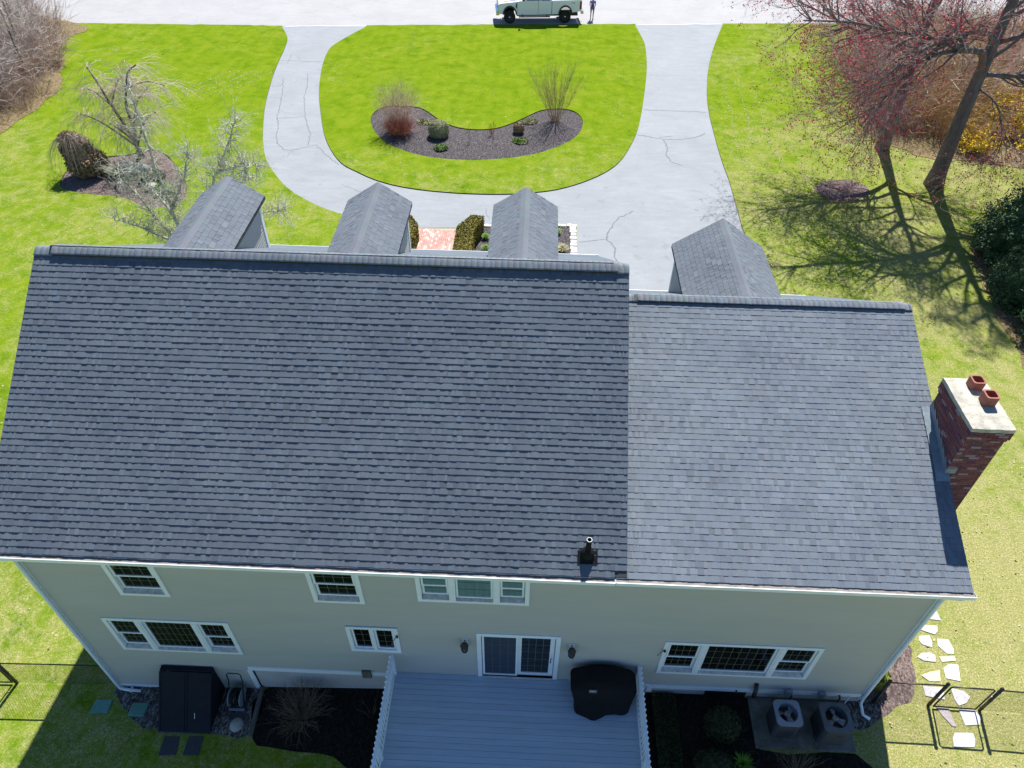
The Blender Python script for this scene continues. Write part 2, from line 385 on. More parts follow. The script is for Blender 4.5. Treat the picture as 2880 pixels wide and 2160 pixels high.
def catmull(pts, sub=4, closed=False):
    n = len(pts); out = []
    rng = range(n if closed else n-1)
    for i in rng:
        p0 = pts[(i-1) % n] if closed or i > 0 else pts[i]; p1 = pts[i]; p2 = pts[(i+1) % n]
        p3 = pts[(i+2) % n] if closed or i+2 < n else p2
        for k in range(sub):
            t = k/sub
            out.append(tuple(0.5*((2*p1[a])+(-p0[a]+p2[a])*t+(2*p0[a]-5*p1[a]+4*p2[a]-p3[a])*t*t+(-p0[a]+3*p1[a]-3*p2[a]+p3[a])*t**3) for a in range(len(p1))))
    if not closed: out.append(tuple(pts[-1]))
    return out
def inside(x, y, poly):
    c = False; n = len(poly); j = n-1
    for i in range(n):
        xi, yi = poly[i]; xj, yj = poly[j]
        if (yi > y) != (yj > y) and x < (xj-xi)*(y-yi)/(yj-yi)+xi: c = not c
        j = i
    return c

# ------------------------------------------------------------------ ground: lawn, driveway, street, planting beds
ROAD_EDGE = [(-120, 49.2), (-26, 52.1), (-9.4, 52.7), (1.4, 53.66), (18.9, 55.14), (26.35, 55.87), (140, 65.0)]
_rr = random.Random(77); _re = [ROAD_EDGE[0]]
for (_a, _b), (_c, _d) in zip(ROAD_EDGE, ROAD_EDGE[1:]):
    _n = max(1, int((_c-_a)/.55)) if -30 < _c < 60 else 1
    for _i in range(1, _n+1): _re.append((_a+(_c-_a)*_i/_n, _b+(_d-_b)*_i/_n+(_rr.gauss(0, .05) if _n > 1 else 0)))
ROAD_EDGE = _re
def road_y(x):
    for (x0, y0), (x1, y1) in zip(ROAD_EDGE, ROAD_EDGE[1:]):
        if x <= x1: return y0+(y1-y0)*(x-x0)/(x1-x0)
    return ROAD_EDGE[-1][1]
DRIVE_L = [(-9.45, 53.2), (-9.39, 52.4), (-8.35, 50.03), (-7.92, 47.68), (-7.67, 45.3), (-7.36, 42.78), (-6.91, 40.04), (-6.39, 37.27), (-5.71, 34.5), (-4.98, 31.97), (-4.18, 29.84), (-3.37, 28.4), (-2.5, 27.13), (-1.66, 26.16), (-0.76, 25.39), (0.17, 24.73), (1.37, 24.1), (3.3, 23.4), (5.3, 22.95)]
DRIVE_R = [(21.75, 18.0), (21.8, 23.41), (21.83, 24.59), (21.91, 26.31), (22.0, 28.67), (22.0, 30.67), (22.05, 32.83), (22.15, 35.16), (22.27, 37.44), (22.5, 39.9), (22.84, 42.29), (23.41, 45.46), (24.24, 48.95), (25.22, 52.44), (26.25, 55.87), (26.3, 56.5)]
drive_poly = catmull(DRIVE_L, 4)+[(8.7, 23.22), (13.42, 23.62), (13.38, 20.9), (13.33, 10.9), (20.9, 10.9), (21.6, 12.5)]+catmull(DRIVE_R, 4)
ISLAND = [(-3.59, 50.9), (-2.85, 52.6), (-2.2, 53.6), (2.62, 54.3), (10.1, 55.0), (18.6, 55.9), (18.92, 55.0), (19.12, 53.08), (19.32, 50.61), (19.19, 47.63), (18.98, 45.16), (18.58, 42.0), (18.05, 38.36), (17.47, 35.08), (16.81, 32.71), (16.03, 30.69), (15.08, 29.33), (13.83, 28.18), (12.47, 27.33), (11.22, 26.92), (9.99, 26.68), (8.33, 26.58), (6.67, 26.65), (4.97, 26.88), (3.48, 27.31), (2.27, 27.93), (1.27, 28.68), (0.2, 29.63), (-0.84, 31.42), (-1.67, 33.44), (-2.47, 36.08), (-3.27, 38.97), (-3.84, 41.6), (-4.31, 44.46), (-4.55, 47.26), (-4.36, 48.76)]
island_poly = catmull(ISLAND, 3, True)
BED = [(0.78, 35.6), (0.84, 36.65), (1.26, 37.4), (1.91, 37.68), (3.23, 37.65), (3.98, 37.21), (4.69, 36.31), (5.37, 35.43), (6.41, 34.71), (7.57, 34.5), (8.7, 34.75), (9.62, 35.48), (10.56, 36.57), (11.43, 37.57), (12.42, 37.93), (13.32, 37.81), (13.9, 37.13), (14.11, 35.99), (13.93, 34.64), (13.43, 33.53), (12.5, 32.44), (11.41, 31.57), (10.25, 31.01), (8.93, 30.64), (7.61, 30.43), (6.27, 30.48), (5.0, 30.69), (3.66, 31.29), (2.41, 32.23), (1.56, 33.43), (1.08, 34.49)]
bed_poly = catmull(BED, 3, True)
WBED = [(-14.44, 26.5), (-14.74, 27.54), (-14.57, 28.27), (-14.15, 28.86), (-13.32, 29.57), (-12.19, 29.9), (-11.09, 30.6), (-9.91, 29.9), (-8.78, 28.44), (-7.84, 27.07), (-7.32, 25.91), (-7.19, 25.09), (-7.51, 24.44), (-8.37, 24.15), (-9.06, 24.27), (-10.07, 24.92), (-10.93, 25.2), (-12.15, 25.32), (-13.34, 25.55), (-14.11, 25.92)]
wbed_poly = catmull(WBED, 3, True)

def make_ground():
    pts = []; edges = []
    def loop(poly, closed=True):
        o = len(pts); pts.extend(Vector(p) for p in poly); n = len(poly)
        for i in range(n if closed else n-1): edges.append((o+i, o+(i+1) % n))
    loop([(-120, -60), (140, -60), (140, 200), (-120, 200)])
    loop(ROAD_EDGE, False); loop([(x, y+9.5) for x, y in ROAD_EDGE], False)
    for p in (drive_poly, island_poly, bed_poly, wbed_poly): loop(p)
    rnd = random.Random(3)
    def grid(x0, x1, y0, y1, s):
        y = y0
        while y < y1:
            x = x0
            while x < x1:
                pts.append(Vector((x+rnd.uniform(-.2, .2)*s, y+rnd.uniform(-.2, .2)*s))); x += s
            y += s
    grid(-30, 45, 13, 62, 2.0); grid(-14, 30, -5, 13, 0.8); grid(-110, 130, -50, 190, 14)
    V, E, F, _, _, _ = delaunay_2d_cdt(pts, edges, [], 0, 1e-4)
    def region(x, y):
        ry = road_y(x)
        if y > ry: return 'street' if y < ry+9.5 else 'lawn'
        if inside(x, y, bed_poly): return 'island_bed'
        if inside(x, y, wbed_poly): return 'west_bed'
        if inside(x, y, drive_poly) and not inside(x, y, island_poly): return 'driveway'
        return 'lawn'
    def mound(x, y, poly, hgt):
        d = min(math.hypot(x-a, y-b) for a, b in poly); return hgt*sm(d/1.6)
    drop = {'street': -0.05, 'driveway': -0.05, 'island_bed': -0.05, 'west_bed': -0.05, 'lawn': 0.0}
    reg = []; edge_reg = {}
    out = {k: MB() for k in drop}; idx = {k: {} for k in drop}
    for f in F:
        c = sum((V[i] for i in f), Vector((0, 0)))/len(f); k = region(c.x, c.y); reg.append(k)
        ids = []
        for i in f:
            if i not in idx[k]:
                x, y = V[i]; z = gz(x, y)+drop[k]
                if k == 'island_bed': z += mound(x, y, bed_poly, 0.12)
                if k == 'west_bed': z += mound(x, y, wbed_poly, 0.12)
                idx[k][i] = len(out[k].v); out[k].v.append((x, y, z))
            ids.append(idx[k][i])
        out[k].f.append(tuple(ids)); out[k].c.append(None)
        n = len(f)
        for a in range(n): edge_reg.setdefault(frozenset((f[a], f[(a+1) % n])), []).append(k)
    skirt = MB()
    for e, ks in edge_reg.items():
        if len(ks) == 2 and ('lawn' in ks) and ks[0] != ks[1]:
            i, j = e; a, b = V[i], V[j]; za, zb = gz(*a), gz(*b)
            skirt.add([(a.x, a.y, za), (b.x, b.y, zb), (b.x, b.y, zb-.06), (a.x, a.y, za-.06)], [(0, 1, 2, 3)])
    nm = {'lawn': ('lawn', LAWN), 'street': ('street', ROAD), 'driveway': ('driveway', ASPH), 'island_bed': ('mulch_bed', MULCH), 'west_bed': ('mulch_bed', MULCHB)}
    res = {}
    for k, (n_, mt) in nm.items(): res[k] = structure(out[k].build(n_, mt, smooth=True))
    sk = skirt.build('turf_edge', SOIL, res['lawn'])
    return res
GROUND = make_ground()
def sheet(name, poly, mat, lift=0.006, zf=gz, parent=None, step=0.5):
    """a thin draped sheet on the ground"""
    pts = [Vector(p) for p in poly]; n = len(pts); edges = [(i, (i+1) % n) for i in range(n)]
    xs = [p[0] for p in poly]; ys = [p[1] for p in poly]
    y = min(ys)
    while y < max(ys):
        x = min(xs)
        while x < max(xs):
            if inside(x, y, poly): pts.append(Vector((x, y)))
            x += step
        y += step
    V, E, F, _, _, _ = delaunay_2d_cdt(pts, edges, [], 1, 1e-4)
    mb = MB(); mb.add([(v.x, v.y, zf(v.x, v.y)+lift) for v in V], F)
    return mb.build(name, mat, parent, smooth=True)
def wobble(poly, amp=0.1, sub=3, seed=1):
    rnd = random.Random(seed)
    return [(x+rnd.uniform(-amp, amp), y+rnd.uniform(-amp, amp)) for x, y in catmull(poly, sub, True)]

# joint between driveway and street
mb = MB()
for xa, xb in ((-9.2, -2.6), (19.1, 26.1)):
    n = 10
    for i in range(n):
        x0 = xa+(xb-xa)*i/n; x1 = xa+(xb-xa)*(i+1)/n
        mb.add([(x0, road_y(x0)-.10, -.044), (x1, road_y(x1)-.10, -.044), (x1, road_y(x1)+.04, -.044), (x0, road_y(x0)+.04, -.044)], [(0, 1, 2, 3)])
structure(mb.build('pavement_joint', CONC))
# sealed cracks in the driveway
CR = [[(-7.62, 45.3), (-7.04, 45.25), (-4.46, 45.12)], [(-6.95, 44.73), (-7.03, 45.65), (-7.15, 46.75)],
 [(-6.45, 41.84), (-5.96, 39.84), (-5.43, 37.33), (-5.11, 35.45), (-4.59, 33.91), (-4.51, 33.05), (-4.06, 31.82), (-3.51, 31.15), (-3.09, 31.12), (-2.57, 31.41), (-1.78, 31.92), (-1.06, 30.81), (0.1, 29.46)],
 [(-5.0, 42.94), (-4.57, 41.0), (-4.14, 38.41), (-3.49, 36.02), (-2.96, 34.45), (-2.51, 33.39), (-2.24, 31.73)], [(-3.09, 31.12), (-3.07, 30.2)], [(-5.1, 35.4), (-3.48, 35.78)], [(-7.04, 40.51), (-6.21, 40.57)],
 [(18.13, 38.17), (20.64, 38.17), (22.2, 38.1)], [(17.4, 34.46), (18.33, 34.16), (18.95, 33.88), (20.1, 34.0), (20.69, 34.2), (21.3, 34.56), (21.6, 35.01)], [(18.7, 34.18), (19.52, 34.4)],
 [(18.9, 33.88), (19.06, 32.85), (18.86, 31.83), (19.07, 30.97), (19.66, 30.57)], [(16.4, 25.31), (15.63, 24.62), (15.09, 23.47), (14.88, 22.52), (15.23, 21.92), (15.2, 20.99), (15.6, 19.5)],
 [(13.5, 22.2), (14.12, 22.34), (14.88, 22.52)], [(0.71, 27.23), (1.67, 26.61), (2.59, 26.16)], [(8.75, 25.23), (8.76, 24.6), (8.99, 24.01)]]
rc = random.Random(5)
for k, line in enumerate(CR):
    w = [0.05, 0.035, 0.05, 0.05, 0.03, 0.04, 0.03, 0.05, 0.055, 0.04, 0.05, 0.055, 0.04, 0.02, 0.02][k]
    fine = []
    for a, b in zip(line, line[1:]):
        n = max(2, int(math.dist(a, b)/0.16))
        for i in range(n): t = i/n; fine.append((a[0]+(b[0]-a[0])*t+rc.gauss(0, .028), a[1]+(b[1]-a[1])*t+rc.gauss(0, .028)))
    fine.append(line[-1])
    vs = []
    for i, p in enumerate(fine):
        a = fine[max(0, i-1)]; b = fine[min(len(fine)-1, i+1)]; dx, dy = b[0]-a[0], b[1]-a[1]; L = math.hypot(dx, dy) or 1
        ww = w*(.55 if p[0] < 5 else .8)*rc.uniform(.6, 1.25)*(0.5 if i in (0, len(fine)-1) else 1)
        vs += [(p[0]-dy/L*ww, p[1]+dx/L*ww, -.0455), (p[0]+dy/L*ww, p[1]-dx/L*ww, -.0455)]
    mb = MB(); mb.add(vs, [(2*i, 2*i+1, 2*i+3, 2*i+2) for i in range(len(fine)-1)])
    mb.build('crack', SEAL, GROUND['driveway'])

# bare ground under the brush, mulch ring and beds against the house
structure(sheet('leaf_litter', wobble([(-60, 60), (-27.2, 52.6), (-25, 48.1), (-22.8, 43.8), (-21.3, 40.4), (-20.7, 37.8), (-20.8, 34), (-21.0, 31), (-23, 27), (-30, 22), (-60, 18)], .25, 4, 2), LITTER, .02, step=3))
structure(sheet('leaf_litter', wobble([(36.5, 54), (34.6, 48), (32.8, 42), (31.6, 38), (32.0, 34.6), (33.5, 32.6), (36, 32), (39, 31.5), (44, 30), (60, 27), (70, 56), (48, 55.5)], .3, 4, 4), LITTER, .02, step=3))
structure(sheet('leaf_litter', wobble([(31.3, 12), (31.4, 15.5), (31.7, 18), (32.1, 20.6), (32.6, 22.6), (34, 24.4), (38, 25), (40, 12), (38, 5), (33, 6)], .15, 4, 4), LITTER, .02, step=2))
structure(sheet('mulch_ring', wobble([(26.5, 28.1), (27, 28.9), (28.3, 29.3), (29.3, 28.9), (29.5, 28.1), (28.8, 27.3), (27.6, 27.0), (26.8, 27.3)], .08, 4, 9), MULCHB, .02, step=.5))
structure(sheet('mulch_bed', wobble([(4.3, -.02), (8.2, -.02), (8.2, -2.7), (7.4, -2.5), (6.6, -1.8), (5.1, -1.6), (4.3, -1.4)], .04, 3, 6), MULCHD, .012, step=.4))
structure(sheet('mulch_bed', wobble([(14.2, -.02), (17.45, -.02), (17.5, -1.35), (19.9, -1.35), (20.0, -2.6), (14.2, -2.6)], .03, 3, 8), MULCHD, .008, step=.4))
structure(sheet('mulch_bed', wobble([(20.4, .05), (21.4, -.05), (21.85, .2), (22.05, .5), (22.18, 1.05), (22.3, 1.55), (22.2, 2.2), (21.9, 4), (21.9, 7), (20.4, 7)], .04, 3, 5), MULCHB, .008, step=.4))
structure(sheet('gravel_bed', wobble([(.1, -.02), (.38, -.58), (.85, -.95), (1.5, -1.2), (3.2, -1.25), (4.12, -1.28), (4.12, -.02)], .03, 3, 5), GRAVEL, .012, step=.3))
structure(sheet('gravel_bed', wobble([(19.92, .0), (20.8, .0), (20.78, -.3), (20.55, -.6), (20.0, -.66)], .03, 3, 5), GRAVEL, .014, step=.3))
structure(sheet('mulch_bed', [(7.55, 13.3), (13.2, 13.3), (13.2, 23.45), (8.8, 23.25), (7.5, 22.8)], MULCH, .012, step=.8))
structure(sheet('mulch_bed', [(3.6, 13.3), (5.35, 13.3), (5.35, 22.7), (4.3, 22.6), (3.9, 20)], MULCH, .012, step=.8))

# ------------------------------------------------------------------ the house
HOUSE = thing('house', 'two-storey beige clapboard house with dark grey shingle roof, white trim and four dormers', 'house', (10.2, 5.0, 0))
EY, EZ = -0.403, 6.053                # back eave line
RY, RZ = 5.308, 10.05                 # main ridge
GY, GZ = 6.074, 8.645                 # garage ridge
FY, FZ = 13.39, 5.0                   # main front eave
HY, HZ = 11.35, 5.0                   # garage front eave
XL, XM, XR = -0.21, 13.46, 20.58      # roof ends
def zmain(y): return EZ+(RZ-EZ)*(y-EY)/(RY-EY) if y <= RY else RZ+(FZ-RZ)*(y-RY)/(FY-RY)
def zgar(y): return EZ+(GZ-EZ)*(y-EY)/(GY-EY) if y <= GY else GZ+(HZ-GZ)*(y-GY)/(HY-GY)

def clap(mb, z0, z1, spans, put, e=0.105, out=0.013):
    z = z0
    while z < z1-1e-6:
        zt = min(z+e, z1)
        for a, b in spans((z+zt)/2):
            if b-a < 0.01: continue
            mb.add([put(a, out, z), put(b, out, z), put(b, 0.003, zt), put(a, 0.003, zt), put(a, 0, z), put(b, 0, z)], [(0, 1, 2, 3), (4, 5, 1, 0)])
        z = zt
def cut(a, b, holes, z):
    sp = [(a, b)]
    for x0, x1, z0, z1 in holes:
        if z0 < z < z1:
            n = []
            for p, q in sp:
                if x1 <= p or x0 >= q: n.append((p, q)); continue
                if x0 > p: n.append((p, x0))
                if x1 < q: n.append((x1, q))
            sp = n
    return sp
OPEN = [(1.93, 3.11, 4.05, 5.56), (6.49, 7.67, 4.10, 5.56), (8.92, 11.46, 4.33, 5.56), (0.996, 4.138, 1.281, 2.908), (7.03, 8.30, 1.76, 2.99), (10.22, 12.28, 0.64, 2.93), (14.79, 18.59, 1.27, 2.91)]
mb = MB()
clap(mb, 0.505, 5.86, lambda z: cut(0.0, 20.376, OPEN, z), lambda a, o, z: (a, -o, z), out=.017)
clap(mb, -0.86, 0.505, lambda z: cut(0.0, 4.12, OPEN, z), lambda a, o, z: (a, -o, z), out=.017)
mb.build('back_wall', SIDING, HOUSE)
def gable(name, x, sgn, y0, y1, zb, ztop, zlow=-2):
    mb = MB()
    def spans(z):
        ys = [y0+i*(y1-y0)/240 for i in range(241)]; ok = [y for y in ys if zb(y) <= z <= ztop(y)]
        return [(min(ok), max(ok))] if ok else []
    clap(mb, min(zb(y0), zb(y1)), max(ztop(y0+i*(y1-y0)/60) for i in range(61)), spans, lambda a, o, z: (x+sgn*o, a, z))
    # backing wall so no light comes through
    ys = [y0+i*(y1-y0)/40 for i in range(41)]
    mb.add([(x, y, zb(y)-.3) for y in ys]+[(x, y, ztop(y)) for y in ys], [(i, i+1, 42+i, 41+i) for i in range(40)])
    return mb.build(name, SIDING, HOUSE)
gable('gable_wall', 0.0, -1, 0, 13.0, lambda y: gz(0, y)+.25, lambda y: zmain(y)-.2)
gable('gable_wall', 20.376, 1, 0, 11.0, lambda y: .45, lambda y: zgar(y)-.2)
gable('gable_wall', 13.30, 1, 0, 13.0, lambda y: max(.45, zgar(y)-.3 if y < 11 else .45), lambda y: zmain(y)-.2)
mb = MB(); clap(mb, .3, 4.8, lambda z: [(0, 13.3)], lambda a, o, z: (a, 13.0+o, z)); mb.add([(0, 13, -.2), (13.3, 13, -.2), (13.3, 13, 5), (0, 13, 5)], [(0, 1, 2, 3)]); mb.build('front_wall', SIDING, HOUSE)
mb = MB(); clap(mb, .3, 4.9, lambda z: [(13.3, 20.376)], lambda a, o, z: (a, 11.0+o, z)); mb.add([(13.3, 11, -.2), (20.376, 11, -.2), (20.376, 11, 5), (13.3, 11, 5)], [(0, 1, 2, 3)]); mb.build('front_wall', SIDING, HOUSE)
# foundation
mb = MB(); mb.box(4.16, 20.34, 0.02, .3, -1.3, .42); mb.box(.03, 4.16, .02, .3, -1.6, -.9); mb.box(.03, .3, .3, 12.9, -1.6, .05); mb.box(20.1, 20.34, .3, 10.9, -.5, .45)
mb.build('foundation', CONC, HOUSE)
# white trim: corner boards, water table and the step board
def trim(x0, x1, y0, y1, z0, z1, name='trim_board'): return MB().box(x0, x1, y0, y1, z0, z1).build(name, WHITE, HOUSE)
trim(-.022, .11, -.024, 0.0, -1.06, 5.84, 'corner_board'); trim(-.024, -.002, -.022, .11, -1.06, 5.84, 'corner_board')
trim(20.266, 20.398, -.024, 0.0, .2, 5.84, 'corner_board'); trim(20.378, 20.40, -.022, .11, .2, 5.84, 'corner_board')
trim(4.05, 20.262, -.030, -.001, .36, .55); trim(.112, 4.0, -.030, -.001, -1.06, -.86); trim(4.0, 4.13, -.032, -.001, -1.0, .357)
trim(-.02, 20.39, -.028, -.001, 5.66, 5.86)
# soffit, fascia and rake boards
mb = MB(); mb.box(XL+.02, XR-.02, -.30, .02, 5.865, 5.885); mb.build('soffit', WHITE, HOUSE)
mb = MB(); mb.box(XL+.02, XR-.02, -.315, -.302, 5.85, 6.03); mb.build('fascia', WHITE, HOUSE)
def rake(x0, x1, zf, ys):
    mb = MB()
    for a, b in zip(ys, ys[1:]):
        mb.add([(x0, a, zf(a)-.26), (x1, a, zf(a)-.26), (x1, b, zf(b)-.26), (x0, b, zf(b)-.26), (x0, a, zf(a)-.035), (x1, a, zf(a)-.035), (x1, b, zf(b)-.035), (x0, b, zf(b)-.035)],
               [(0, 3, 2, 1), (4, 5, 6, 7), (0, 1, 5, 4), (1, 2, 6, 5), (2, 3, 7, 6), (3, 0, 4, 7)])
    return mb.build('rake_board', WHITE, HOUSE)
rake(XL+.005, XL+.03, zmain, [EY+.1, RY, FY-.1]); rake(XR-.03, XR-.005, zgar, [EY+.1, GY, HY-.1]); rake(13.42, 13.45, zmain, [EY+.4, RY, FY-.1])

# gutters: open troughs with a rolled lip
def gutter(x0, x1, y, z, sgn):
    w = .115
    pr = [(0, 0), (0.002, .008), (-.010, .008), (-.014, -.004), (-.004, -.11), (w, -.11), (w, .0), (w-.006, .0), (w-.006, -.103), (.004, -.103)]
    mb = MB(); mb.extr([(y+sgn*a, z+b) for a, b in pr], x0, x1)
    mb.box(x0-.004, x0, min(y, y+sgn*w), max(y, y+sgn*w), z-.11, z); mb.box(x1, x1+.004, min(y, y+sgn*w), max(y, y+sgn*w), z-.11, z)
    gt = mb.build('gutter', WHITE, HOUSE)
    db = MB(); n_ = 60
    for i in range(n_): xa = x0+.01+(x1-x0-.02)*i/n_; xb = x0+.01+(x1-x0-.02)*(i+1)/n_; hz = z-.010-.005*math.sin(i*1.7); db.box(xa, xb, min(y+sgn*.006, y+sgn*.105), max(y+sgn*.006, y+sgn*.105), z-.1, hz)
    db.build('gutter_debris', simple('gutter_grit', (.24, .22, .20), (.13, .12, .11), 6, .95) if 'gutter_grit' not in MATS else MATS['gutter_grit'], gt)
    return gt
gutter(XL-.03, 13.215, -.425, 6.068, 1); gutter(13.235, XR+.03, -.42, 6.072, 1)
gutter(XL-.03, 13.6, FY+.03, FZ-.02, -1); gutter(13.52, 20.4, HY+.03, HZ-.02, -1)
def downspout(pts):
    mb = MB(); mb.tube(pts, .042, 8); return mb.build('downspout', WHITE, HOUSE, True)
downspout([(20.46, -.36, 5.93), (20.46, -.30, 5.80), (20.34, -.075, 5.45), (20.33, -.075, 5.2), (20.33, -.075, .35), (20.33, -.12, .18), (20.35, -.36, .07), (20.5, -.46, .06)])
downspout([(-.10, -.36, 5.93), (-.10, -.30, 5.80), (.06, -.075, 5.45), (.06, -.075, 5.2), (.06, -.075, -.8), (.10, -.10, -.96), (.25, -.13, -.97), (.72, -.16, -.96)])
mb = MB(); mb.tube([(.45, -.05, -.93), (.45, -.17, -.95), (.45, -.2, -.97)], .035, 8); mb.build('drain_outlet', PVC, HOUSE, True)

# ---- roof slabs and shingles
def shade(rnd, base):
    k = rnd.choice([0.84, 0.91, 0.96, 0.98, 1.0, 1.0, 1.0, 1.0, 1.03, 1.05, 1.12]); t = rnd.uniform(-.015, .04)
    return (base[0]*k*(1-t), base[1]*k, base[2]*k*(1+t))
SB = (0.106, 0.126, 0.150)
def shingle_data(seed, thick=1.0, L=1.0, e=0.143, base=SB):
    rnd = random.Random(seed); mb = MB(); h0 = .0095*thick; ht = .0125*thick
    b = shade(rnd, base); b = tuple(x*.97 for x in b)
    mb.add([(0, 0, h0), (L, 0, h0), (L, e+.02, .0), (0, e+.02, .0), (0, 0, -.006), (L, 0, -.006)], [(0, 1, 2, 3), (4, 5, 1, 0)], b)
    x = rnd.uniform(0, .10)
    while x < L-.04:
        w = min(rnd.choice([.08, .10, .12, .14, .18, .26]), L-.003-x); dv = rnd.uniform(-.005, .002); tp = rnd.uniform(.004, .016); sag = rnd.uniform(-.0015, .004)*thick
        if w < .03: break
        t = shade(rnd, base); z0 = ht+sag; z1 = .0035
        mb.add([(x, dv, z0), (x+w, dv, z0), (x+w-tp, e+.012, z1), (x+tp, e+.012, z1), (x, dv, h0-.002), (x+w, dv, h0-.002), (x+w-tp, e+.012, 0), (x+tp, e+.012, 0)], [(0, 1, 2, 3), (4, 5, 1, 0), (5, 6, 2, 1), (7, 4, 0, 3)], t)
        x += w+rnd.choice([.0, .06, .09, .12, .15])
    return mb
def to_np(mb):
    F = np.array(mb.f, np.int32); return np.array(mb.v, np.float32), F, np.array(mb.c, np.float32)
class Slope:
    """a roof plane: origin at the low eave corner, u along the eave, v up the slope"""
    def __init__(s, o, u, v):
        s.o = Vector(o); s.u = Vector(u).normalized(); s.v = Vector(v).normalized(); s.n = s.u.cross(s.v)
    def mat(s, a, b, sx=1.0, c=0.0):
        m = Matrix.Identity(4)
        for i in range(3): m[i][0] = s.u[i]*sx; m[i][1] = s.v[i]; m[i][2] = s.n[i]; m[i][3] = (s.o+s.u*a+s.v*b+s.n*c)[i]
        return m
def lay(slope, rows, span, variants, roof, single_rows=0, seed=0, e=0.143, L=1.0):
    """shingle courses: the first single_rows as objects, the rest joined into one field"""
    rnd = random.Random(seed); fv, ff, ft = [], [], []; off = 0
    nps = [to_np(v) for v in variants]; meshes = {}
    for r in range(rows):
        a0, a1 = span(r*e)
        x = a0; first = rnd.uniform(.25, 1.0)*L
        while x < a1-.01:
            ln = min(first if x == a0 else L, a1-x); k = rnd.randrange(len(variants)); lift = rnd.uniform(0, .0015)
            m = slope.mat(x, r*e+rnd.uniform(-.003, .003), ln/L*.9985, lift)
            if r < single_rows:
                if k not in meshes:
                    tmp = variants[k].build('shingle', SHING); meshes[k] = tmp.data; bpy.data.objects.remove(tmp)
                o = bpy.data.objects.new('shingle', meshes[k]); COL.objects.link(o); o.parent = roof; o.matrix_basis = m
            else:
                V, F, T = nps[k]; M = np.array(m)[:3]
                fv.append(V@M[:, :3].T+M[:, 3]); ff.append(F+off); ft.append(T); off += len(V)
            x += ln
    if fv: stuff(np_obj('shingle_field', np.concatenate(fv), np.concatenate(ff), SHING, roof, np.concatenate(ft)))
def slab(prof, x0, x1, name='roof'):
    mb = MB(); mb.extr(prof, x0, x1); return mb.build(name, ROOFU, HOUSE)
ROOFU = simple('roof_deck_felt', (0.06, 0.063, 0.07), (0.045, 0.047, 0.052), 4, 0.95)
q = .012   # shingles ride on top of the slab
main_roof = slab([(EY+.1, zmain(EY+.1)-q), (RY, RZ-q), (FY, FZ-q), (FY, FZ-q-.16), (RY, RZ-q-.2), (EY+.1, zmain(EY+.1)-q-.14)], XL, XM)
gar_roof = slab([(EY+.1, zgar(EY+.1)-q), (GY, GZ-q), (HY, HZ-q), (HY, HZ-q-.16), (GY, GZ-q-.2), (EY+.1, zgar(EY+.1)-q-.14)], 13.47, XR)
main_roof['label'] = 'steeper dark grey shingle roof over the main block'; gar_roof['label'] = 'lower paler grey shingle roof over the garage wing'
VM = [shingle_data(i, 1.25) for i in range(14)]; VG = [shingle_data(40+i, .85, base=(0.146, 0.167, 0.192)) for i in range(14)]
vm = Vector((0, RY-EY, RZ-EZ)); vg = Vector((0, GY-EY, GZ-EZ)); lm = vm.length; lg = vg.length
y0 = EY+.085
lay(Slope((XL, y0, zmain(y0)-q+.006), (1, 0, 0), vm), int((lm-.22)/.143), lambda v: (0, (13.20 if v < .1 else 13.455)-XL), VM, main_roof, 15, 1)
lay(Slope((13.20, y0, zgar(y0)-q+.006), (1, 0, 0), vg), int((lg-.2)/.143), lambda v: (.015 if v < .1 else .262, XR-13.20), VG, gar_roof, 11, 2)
# front slopes: plain courses (seen edge-on over the ridge)
def courses(slope, rows, a0, a1, roof, e=.143, seed=0):
    rnd = random.Random(seed); mb = MB()
    for r in range(rows):
        x = a0
        while x < a1:
            w = min(rnd.uniform(.3, 1.0), a1-x); t = shade(rnd, SB); M = slope.mat(x, r*e)
            mb.add([M@Vector(p) for p in ((0, 0, .010), (w, 0, .010), (w, e+.02, .001), (0, e+.02, .001), (0, 0, -.006), (w, 0, -.006))], [(0, 1, 2, 3), (4, 5, 1, 0)], t); x += w
    stuff(mb.build('shingle_field', SHING, roof))
courses(Slope((XM, FY, FZ-q+.003), (-1, 0, 0), (0, RY-FY, RZ-FZ)), int(math.hypot(RY-FY, RZ-FZ)/.143)-1, 0, XM-XL, main_roof, seed=4)
courses(Slope((XR, HY, HZ-q+.003), (-1, 0, 0), (0, GY-HY, GZ-HZ)), int(math.hypot(GY-HY, GZ-HZ)/.143)-1, 0, XR-13.47, gar_roof, seed=5)

